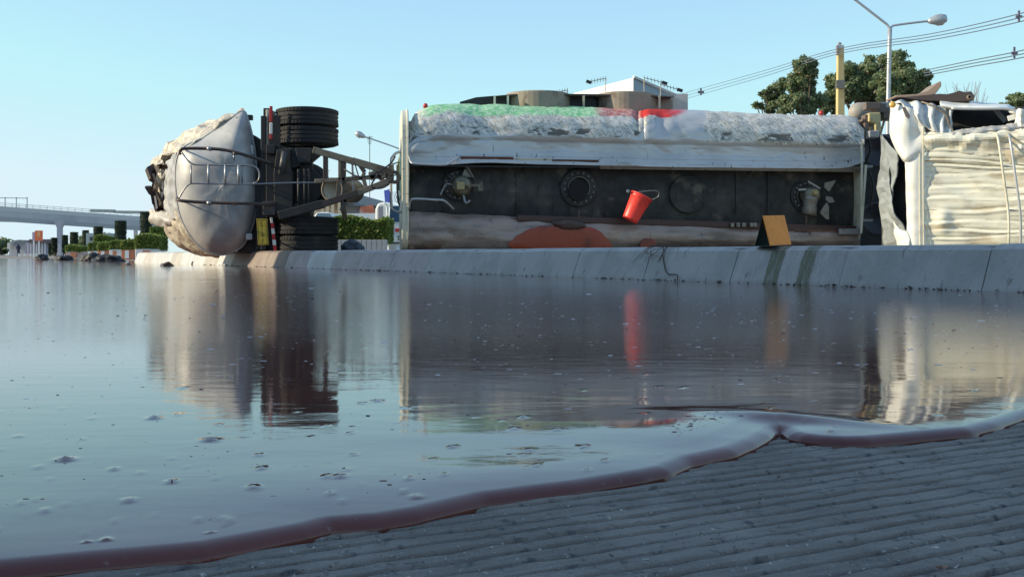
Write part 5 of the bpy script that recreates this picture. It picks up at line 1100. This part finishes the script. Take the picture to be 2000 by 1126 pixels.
for x in (117, -120): 
    mb = MB(); c = W(x, 497, YF + 6); ztop = W(x, 431, YF + 6).z; mb.hull8([Vector((c.x + sx * w, c.y + sy * .4, z)) for z, w in ((0, .28), (ztop - 1.0, .28)) for sx, sy in ((-1, -1), (1, -1), (1, 1), (-1, 1))])
    mb.hull8([Vector((c.x + sx * w, c.y + sy * .4, z)) for z, w in ((ztop - 1.0, .28), (ztop, .75)) for sx, sy in ((-1, -1), (1, -1), (1, 1), (-1, 1))]); mb.make('pier', mat('pier_lilac', (0.50, 0.47, 0.52), .8), fo)
for x in (10, 32, 53): mb = MB(); mb.bar(W(x, 385, 148), W(x, 406, 148), .10, .1); mb.make('gantry_post', M_galv, fo)
mb = MB(); mb.bar(W(-60, 385, 148), W(54, 387, 148), .10, .1); mb.make('gantry_beam', M_galv, fo)
f2 = thing('lower_bridge', 'second darker bridge deck running just below the flyover', 'bridge', (W(250, 497, 190).x, 190, 0))
mb = MB(); mb.prism([W(-100, 427, 190), W(180, 433, 190), W(180, 436, 190), W(-100, 430, 190)], (0, 4, 0)); mb.make('far_deck', M_flyover, f2)
mb = MB(); mb.prism([W(176, 408, 178), W(222, 409, 178), W(222, 415, 178), W(176, 414, 178)], (0, 1, 0)); mb.make('sound_panel', mat('panel_grey', (0.30, 0.33, 0.33), .7), f2)
mb = MB(); mb.prism([W(226, 411, 178), W(290, 412, 178), W(290, 417, 178), W(226, 416, 178)], (0, 1, 0)); mb.make('sound_panel', MATS['panel_grey'], f2)
mb = MB(); mb.prism([W(176, 433, 180), W(310, 436, 180), W(310, 445, 180), W(176, 441, 180)], (0, 6, 0)); mb.make('deck', MATS['panel_grey'], f2)
for x in (265, 300): mb = MB(); mb.bar(W(x, 440, 180), W(x, 500, 180), .5, .5); mb.make('pier', M_flyover, f2)
TOP = [(282, 415, 470, 10.5, 'tallest clipped tree column, nearest to the trailer'), (232, 432, 476, 10, 'second clipped tree column from the trailer'), (189, 443, 470, 8, 'short clipped column behind the square bush'), (165, 450, 496, 6, 'slim clipped column right of the middle'), (142, 454, 482, 7, 'clipped column above the low striped planter'),
       (125, 460, 492, 5, 'clipped column just right of the flyover pier'), (104, 465, 492, 5, 'clipped column left of the flyover pier'), (95, 468, 495, 4, 'leftmost and smallest clipped column near the orange sign')]
for x, y0, y1, hw, lab in TOP:
    Y = (.40 if hw > 5 else .26) * FPX / hw; t = hedge('clipped_tree', 'dark green ' + lab, x - hw, y0, x + hw, y1, Y, 1, 2200, .05, M_topi, 'clipped tree columns on the median', True, 'topiary')
    c = W(x, y1, Y); mb = MB(); mb.tube([Vector((c.x, Y + .4, 0)), Vector((c.x, Y + .4, c.z + .2))], .1, 8, 1); mb.make('trunk', M_bark, t)
BU = [(264, 461, 312, 486, 34, 'large square green bush beside the crushed trailer end'), (293, 445, 318, 462, 60, 'square bush peeping out behind the trailer wreck'), (237, 472, 262, 487, 45, 'round topped bush in an orange and white planter'), (214, 473, 238, 487, 50, 'square bush with dark side right of the yellowish bush'), (191, 476, 214, 489, 55, 'small bush with orange planter'),
      (172, 476, 192, 490, 58, 'yellowish green bush by the slim column'), (184, 461, 214, 475, 60, 'dark flat box shaped bush behind the planters'), (128, 480, 160, 491, 65, 'low wide bush above the faded planter')]
for x0, y0, x1, y1, Y, lab in BU:
    hedge('clipped_bush', lab, x0, y0, x1, y1, Y, (x1 - x0) / FPX * Y, 3500 if Y < 40 else 1800, .03 if Y < 40 else .045, M_hedge, 'clipped bushes on the median', False, 'bush')
PL = [(264, 486, 312, 497, 34, M_whitepaint, 'long white planter under the large square bush'), (237, 487, 262, 497, 45, M_terracotta, 'orange planter left of the long white one'), (214, 487, 236, 498, 50, M_whitepaint, 'white planter between two orange ones'), (191, 489, 213, 499, 55, M_terracotta, 'orange planter under the small bush'), (172, 490, 190, 499, 58, M_whitepaint, 'small white planter by the slim column'), (128, 491, 162, 500, 65, mat('faded_pink_planter', (0.5, 0.38, 0.34), .8), 'faded pink planter under the low wide bush')]
for x0, y0, x1, y1, Y, m_, lab in PL:
    t = thing('planter', lab, 'planter', (W((x0 + x1) / 2, y1, Y).x, Y, 0), 'painted planters on the median'); w = (x1 - x0) / FPX * Y; zt = W(x0, y0, Y).z; c = W((x0 + x1) / 2, y1, Y)
    mb = MB(); mb.box((c.x, Y + w / 2 - .05, zt / 2), (w, w * .9, zt)); o = mb.make('box', m_, t, bevel=.02); mb = MB(); mb.box((c.x, Y - .09, zt * .5), (w * .3, .03, zt * .8)); mb.make('painted_panel', M_whitepaint if m_ is M_terracotta else M_terracotta, o)
# sign
sg = thing('orange_sign', 'square orange road sign on two pale posts at the far left', 'sign', (W(75, 497, 95).x, 95, 0))
mb = MB(); mb.prism([W(68, 450, 95), W(83, 450, 95), W(83, 470, 95), W(68, 470, 95)], (0, .06, 0)); mb.make('board', mat('orange_red_sign', (0.70, 0.16, 0.06), .6), sg)
mb = MB(); mb.box(W(74.5, 457, 94.95), (.08, .03, .40)); mb.box(W(77.5, 457, 94.95), (.08, .03, .40)); mb.box(W(76, 461.5, 94.95), (.28, .03, .08)); mb.make('symbol', mat('sign_symbol', (0.8, 0.5, 0.25), .6), sg)
mb = MB(); mb.prism([W(63, 453, 95.4), W(68, 453, 95.4), W(68, 470, 95.4), W(63, 470, 95.4)], (0, .06, 0)); mb.make('side_board', mat('lilac_grey', (0.42, 0.36, 0.45), .7), sg)
for x in (66, 76): mb = MB(); mb.bar(W(x, 470, 95.1), W(x, 502, 95.1), .09, .09); mb.make('post', M_whitepaint, sg)
gt = thing('gatehouse', 'small gatehouse with dark roof and pale columns behind the orange sign', 'building', (W(72, 497, 125).x, 125, 0))
mb = MB(); mb.prism([W(54, 474, 125), W(90, 474, 125), W(88, 467, 125), W(57, 467, 125)], (0, 3, 0)); mb.make('roof', M_roofdark, gt)
mb = MB(); mb.box(W(72, 486, 127), (2.0, 1.5, 1.5)); mb.make('wall', mat('lilac_wall', (0.36, 0.33, 0.40), .8), gt)
for x in (55, 60.5, 66, 71.5, 77, 82.5, 88): mb = MB(); mb.bar(W(x, 474, 125.2), W(x, 500, 125.2), .12, .12); mb.make('column', mat('pale_lilac', (0.6, 0.58, 0.62), .7), gt)
dh = thing('domed_shed', 'distant shed with low grey curved roof at the far left', 'building', (W(36, 497, 160).x, 160, 0))
mb = MB(); mb.prism([W(16, 474, 160), W(24, 470, 160), W(36, 468, 160), W(50, 469, 160), W(56, 473, 160), W(56, 476, 160), W(16, 476, 160)], (0, 6, 0)); mb.make('roof', M_roofblue, dh)
mb = MB(); mb.prism([W(18, 476, 160.3), W(55, 476, 160.3), W(55, 499, 160.3), W(18, 499, 160.3)], (0, 5, 0)); mb.make('wall', mat('lilac_white_wall', (0.55, 0.55, 0.62), .8), dh)
mb = MB(); mb.prism([W(14, 474, 159), W(20, 474, 159), W(20, 486, 159), W(14, 486, 159)], (0, 1, 0)); mb.make('annex', M_whitepaint, dh)
lb = thing('low_barrier', 'low pale barrier with pink blocks beyond the wet road at the left', 'barrier', (W(55, 499, 110).x, 110, 0))
for k in range(9): mb = MB(); mb.box(W(38 + k * 5.5, 497.5, 110), (.26, .2, .22)); mb.make('block', mat('pale_pink_block', (0.7, 0.56, 0.5), .8) if k % 2 else M_whitepaint, lb)
ft = tag(leaves('far_trees', [(W(x, y, 185), (rx * .0862, 3, ry * .0862)) for x, y, rx, ry in ((-40, 482, 40, 18), (4, 480, 8, 14), (-90, 470, 50, 28), (45, 486, 24, 8), (110, 485, 24, 12), (165, 478, 26, 16), (215, 476, 30, 18), (270, 480, 30, 14))], 9000, .35, M_leaf, None, 31), 'blurred grey green line of far trees and shrubs on the horizon at the left', None, None, 'stuff')
cy_ = thing('yellow_cabin', 'distant block with grey walls between the clipped columns', 'building', (W(205, 497, 140).x, 140, 0)); mb = MB(); mb.prism([W(168, 455, 140), W(212, 455, 140), W(212, 500, 140), W(168, 500, 140)], (0, 5, 0)); mb.make('wall', mat('teal_grey_wall', (0.34, 0.40, 0.40), .8), cy_)
for x in (178, 190, 202): mb = MB(); mb.prism([W(x - 3, 462, 139.9), W(x + 3, 462, 139.9), W(x + 3, 470, 139.9), W(x - 3, 470, 139.9)], (0, .05, 0)); mb.make('window', M_win, cy_)
# person, far away
pn = thing('person', 'person in dark clothes standing on the far road at the left', 'person', (W(36, 500, 147).x, 147, 0))
J = {'pelvis': (0, 0, .88), 'chest': (0, 0, 1.25), 'neck': (0, 0, 1.42), 'head': (0, -.02, 1.55), 'crown': (0, -.02, 1.65), 'kneeL': (-.1, 0, .47), 'footL': (-.12, 0, .06), 'toeL': (-.13, -.14, .03), 'kneeR': (.1, 0, .47), 'footR': (.12, 0, .06), 'toeR': (.13, -.14, .03), 'shL': (-.19, 0, 1.34), 'elL': (-.25, 0, 1.08), 'haL': (-.22, -.1, .86), 'shR': (.19, 0, 1.34), 'elR': (.25, 0, 1.08), 'haR': (.22, -.1, .86)}
ks = list(J); E = [('pelvis', 'chest'), ('chest', 'neck'), ('neck', 'head'), ('head', 'crown'), ('pelvis', 'kneeL'), ('kneeL', 'footL'), ('footL', 'toeL'), ('pelvis', 'kneeR'), ('kneeR', 'footR'), ('footR', 'toeR'), ('chest', 'shL'), ('shL', 'elL'), ('elL', 'haL'), ('chest', 'shR'), ('shR', 'elR'), ('elR', 'haR')]
me = bpy.data.meshes.new('body'); me.from_pydata([J[k] for k in ks], [(ks.index(a), ks.index(b_)) for a, b_ in E], []); me.materials.append(M_cloth); o = bpy.data.objects.new('body', me); col.objects.link(o); o.parent = pn
sk = o.modifiers.new('skin', 'SKIN'); rad = {'pelvis': .15, 'chest': .16, 'neck': .06, 'head': .10, 'crown': .07}
for i, k in enumerate(ks): r = rad.get(k, .06 if k[:2] in ('el', 'ha') else .075); me.skin_vertices[0].data[i].radius = (r, r)
me.skin_vertices[0].data[0].use_root = True; ss = o.modifiers.new('sub', 'SUBSURF'); ss.levels = ss.render_levels = 1

# rubber scraps and clots on the road
def lump(name, lab, px, py, Y, w, h, seed, m_, cat_, group):
    t = thing(name, lab, cat_, Vector(((px - 1000) / FPX * Y, Y, .01)), group); bm = bmesh.new(); bmesh.ops.create_icosphere(bm, subdivisions=4, radius=1)
    for v_ in bm.verts:
        k = 1 + .32 * fbm(v_.co * 1.3 + Vector((seed, 0, 0)), 1.0, 2); v_.co *= k; v_.co.x *= w / 2; v_.co.y *= w / 2.4; v_.co.z = max(v_.co.z, -.1) * h
    me = bpy.data.meshes.new('scrap'); bm.to_mesh(me); bm.free(); me.materials.append(m_); o = bpy.data.objects.new('scrap', me); col.objects.link(o); o.parent = t
for px, Y, w, h, s_, lab in ((82, 40, .50, .21, 1, 'leftmost black scrap heap on the wet road'), (126, 38, .70, .16, 2, 'flat black scrap right of the leftmost one'), (182, 33, .60, .25, 3, 'tallest black scrap heap with a ragged top'), (212, 31, .85, .19, 4, 'long black scrap nearest to the kerb end')):
    lump('black_scrap', lab, px, 500, Y, w, h, s_ * 3.3, mat('scrap_black', (0.007, 0.0065, 0.009), .55), 'scrap', 'black scraps on the wet road')
for px, py, w, lab in ((250, 517, .12, 'small dark clot lying by the first kerb block'), (326, 519, .22, 'flat dark clot at the kerb foot left of the trailer end'), (392, 516, .36, 'dark red clot with pale bits at the kerb foot under the trailer'), (620, 522, .14, 'small dark clot at the kerb foot below the wheels')):
    g = G(px, py, .01); lump('clot', lab, px, py, g.y, w, w * .28, px * .7, M_oildark if px == 392 else M_clot, 'clot', 'clots at the foot of the kerb')
mb = MB(); random.seed(12)
for k in range(420):
    t = random.uniform(-3, 17); c = kp(t, -abs(random.gauss(0, .035)), H0 - .003); q = random.uniform(.003, .011) * (1 + .6 * (random.random() < .1)); vv = [c + Vector((random.uniform(-1, 1) * q * 1.6, random.uniform(-1, 1) * q * 1.6, random.uniform(0, 1.4) * q)) for _ in range(5)]
    mb.add(vv, [(0, 1, 2), (0, 2, 3), (0, 3, 4), (1, 2, 4), (1, 3, 4), (0, 1, 4), (2, 3, 4)])
tag(mb.make('kerb_foot_grit', M_clot), 'dark grit and scraps caught along the foot of the kerb', None, None, 'stuff')
mb = MB(); M_grit = mat('pale_grit', (0.42, 0.40, 0.37), .7, 0, [(60, (0.2, 0.17, 0.15), .45, .55)])
for k in range(900):
    px, py = random.uniform(350, 2050), random.uniform(850, 1140)
    if py < np.interp(px, Ex, Ey) + 8: continue
    c = G(px, py, .0005); q = random.uniform(.0005, .0017) * (1 + 1.2 * (random.random() < .04)); vv = [c + Vector((random.uniform(-1, 1) * q, random.uniform(-1, 1) * q, random.uniform(0, 1.3) * q)) for _ in range(5)]
    mb.add(vv, [(0, 1, 2), (0, 2, 3), (0, 3, 4), (1, 2, 4), (1, 3, 4), (0, 1, 4), (2, 3, 4)])
tag(mb.make('road_grit', M_grit), 'pale grit grains scattered on the dry grooved road', None, None, 'stuff')
lf = thing('dry_leaf', 'small curled reddish leaf fragment on the grooved road at the lower right', 'leaf', G(1838, 1106))
sheet('leaf_blade', [[G(1826, 1106, .001), G(1838, 1110, .004), G(1850, 1108, .002)], [G(1828, 1101, .003), G(1838, 1104, .006), G(1849, 1103, .004)]], mat('reddish_leaf', (0.30, 0.16, 0.13), .7), lf, 4, 3, None, .0004)
# dried weed lying over the kerb face
wd = thing('dry_weed', 'dry straggly weed stem hanging over the kerb face below the tanker', 'weed', kp(3.6, .1, KH)); random.seed(3); mb = MB()
tw = (8.25 - 5.5) / .8745
for k in range(12):
    t = tw + random.uniform(-.15, .15); mb.tube([kp(t, .14, KH + .01), kp(t + random.uniform(-.1, .1), .09, KH - .03 + random.uniform(0, .04)), kp(t + random.uniform(-.25, .25), .05, KH - random.uniform(.05, .15))], .0025, 4, 4, .4)
mb.tube([kp(tw, .12, KH), kp(tw - .05, .08, .2), kp(tw - .12, .04, .12), kp(tw - .2, .01, .06), kp(tw - .35, -.02, .055), kp(tw - .38, -.04, .015)], .005, 5, 4)
mb.make('stems', mat('dry_stem', (0.11, 0.08, 0.06), .8), wd)

# unseen building added left of the road to shade the near road and kerb
sh = thing('added_shade_block', 'long two storey building added out of view left of the road to cast shade', 'building', (-14, 3, 0))
O = Vector((-12.4, 7.5)) ; LB0, LB1 = -19.0, 9.6
def bp(t, off, z): p = O + KD * t + KN * off; return Vector((p.x, p.y, z))
mb = MB(); mb.hull8([bp(LB0, 0, 0), bp(LB1, 0, 0), bp(LB1, 7, 0), bp(LB0, 7, 0), bp(LB0, 0, 6.4), bp(LB1, 0, 6.4), bp(LB1, 7, 6.4), bp(LB0, 7, 6.4)]); mb.make('wall', M_conc, sh)
mb = MB(); mb.hull8([bp(LB0, -.5, 6.41), bp(LB1 + .1, -.5, 6.41), bp(LB1 + .1, 7.1, 6.41), bp(LB0, 7.1, 6.41), bp(LB0, -.5, 6.6), bp(LB1 + .1, -.5, 6.6), bp(LB1 + .1, 7.1, 6.6), bp(LB0, 7.1, 6.6)]); mb.make('roof', M_far, sh)
for k in range(6):
    t = LB0 + 2 + k * 4.2
    mb = MB(); mb.hull8([bp(t - 1.4, -.04, 0), bp(t + 1.4, -.04, 0), bp(t + 1.4, .02, 0), bp(t - 1.4, .02, 0), bp(t - 1.4, -.04, 2.6), bp(t + 1.4, -.04, 2.6), bp(t + 1.4, .02, 2.6), bp(t - 1.4, .02, 2.6)]); mb.make('shutter', M_galv, sh)
    mb = MB(); mb.hull8([bp(t - .8, -.04, 3.9), bp(t + .8, -.04, 3.9), bp(t + .8, .02, 3.9), bp(t - .8, .02, 3.9), bp(t - .8, -.04, 5.2), bp(t + .8, -.04, 5.2), bp(t + .8, .02, 5.2), bp(t - .8, .02, 5.2)]); mb.make('window', M_win, sh)
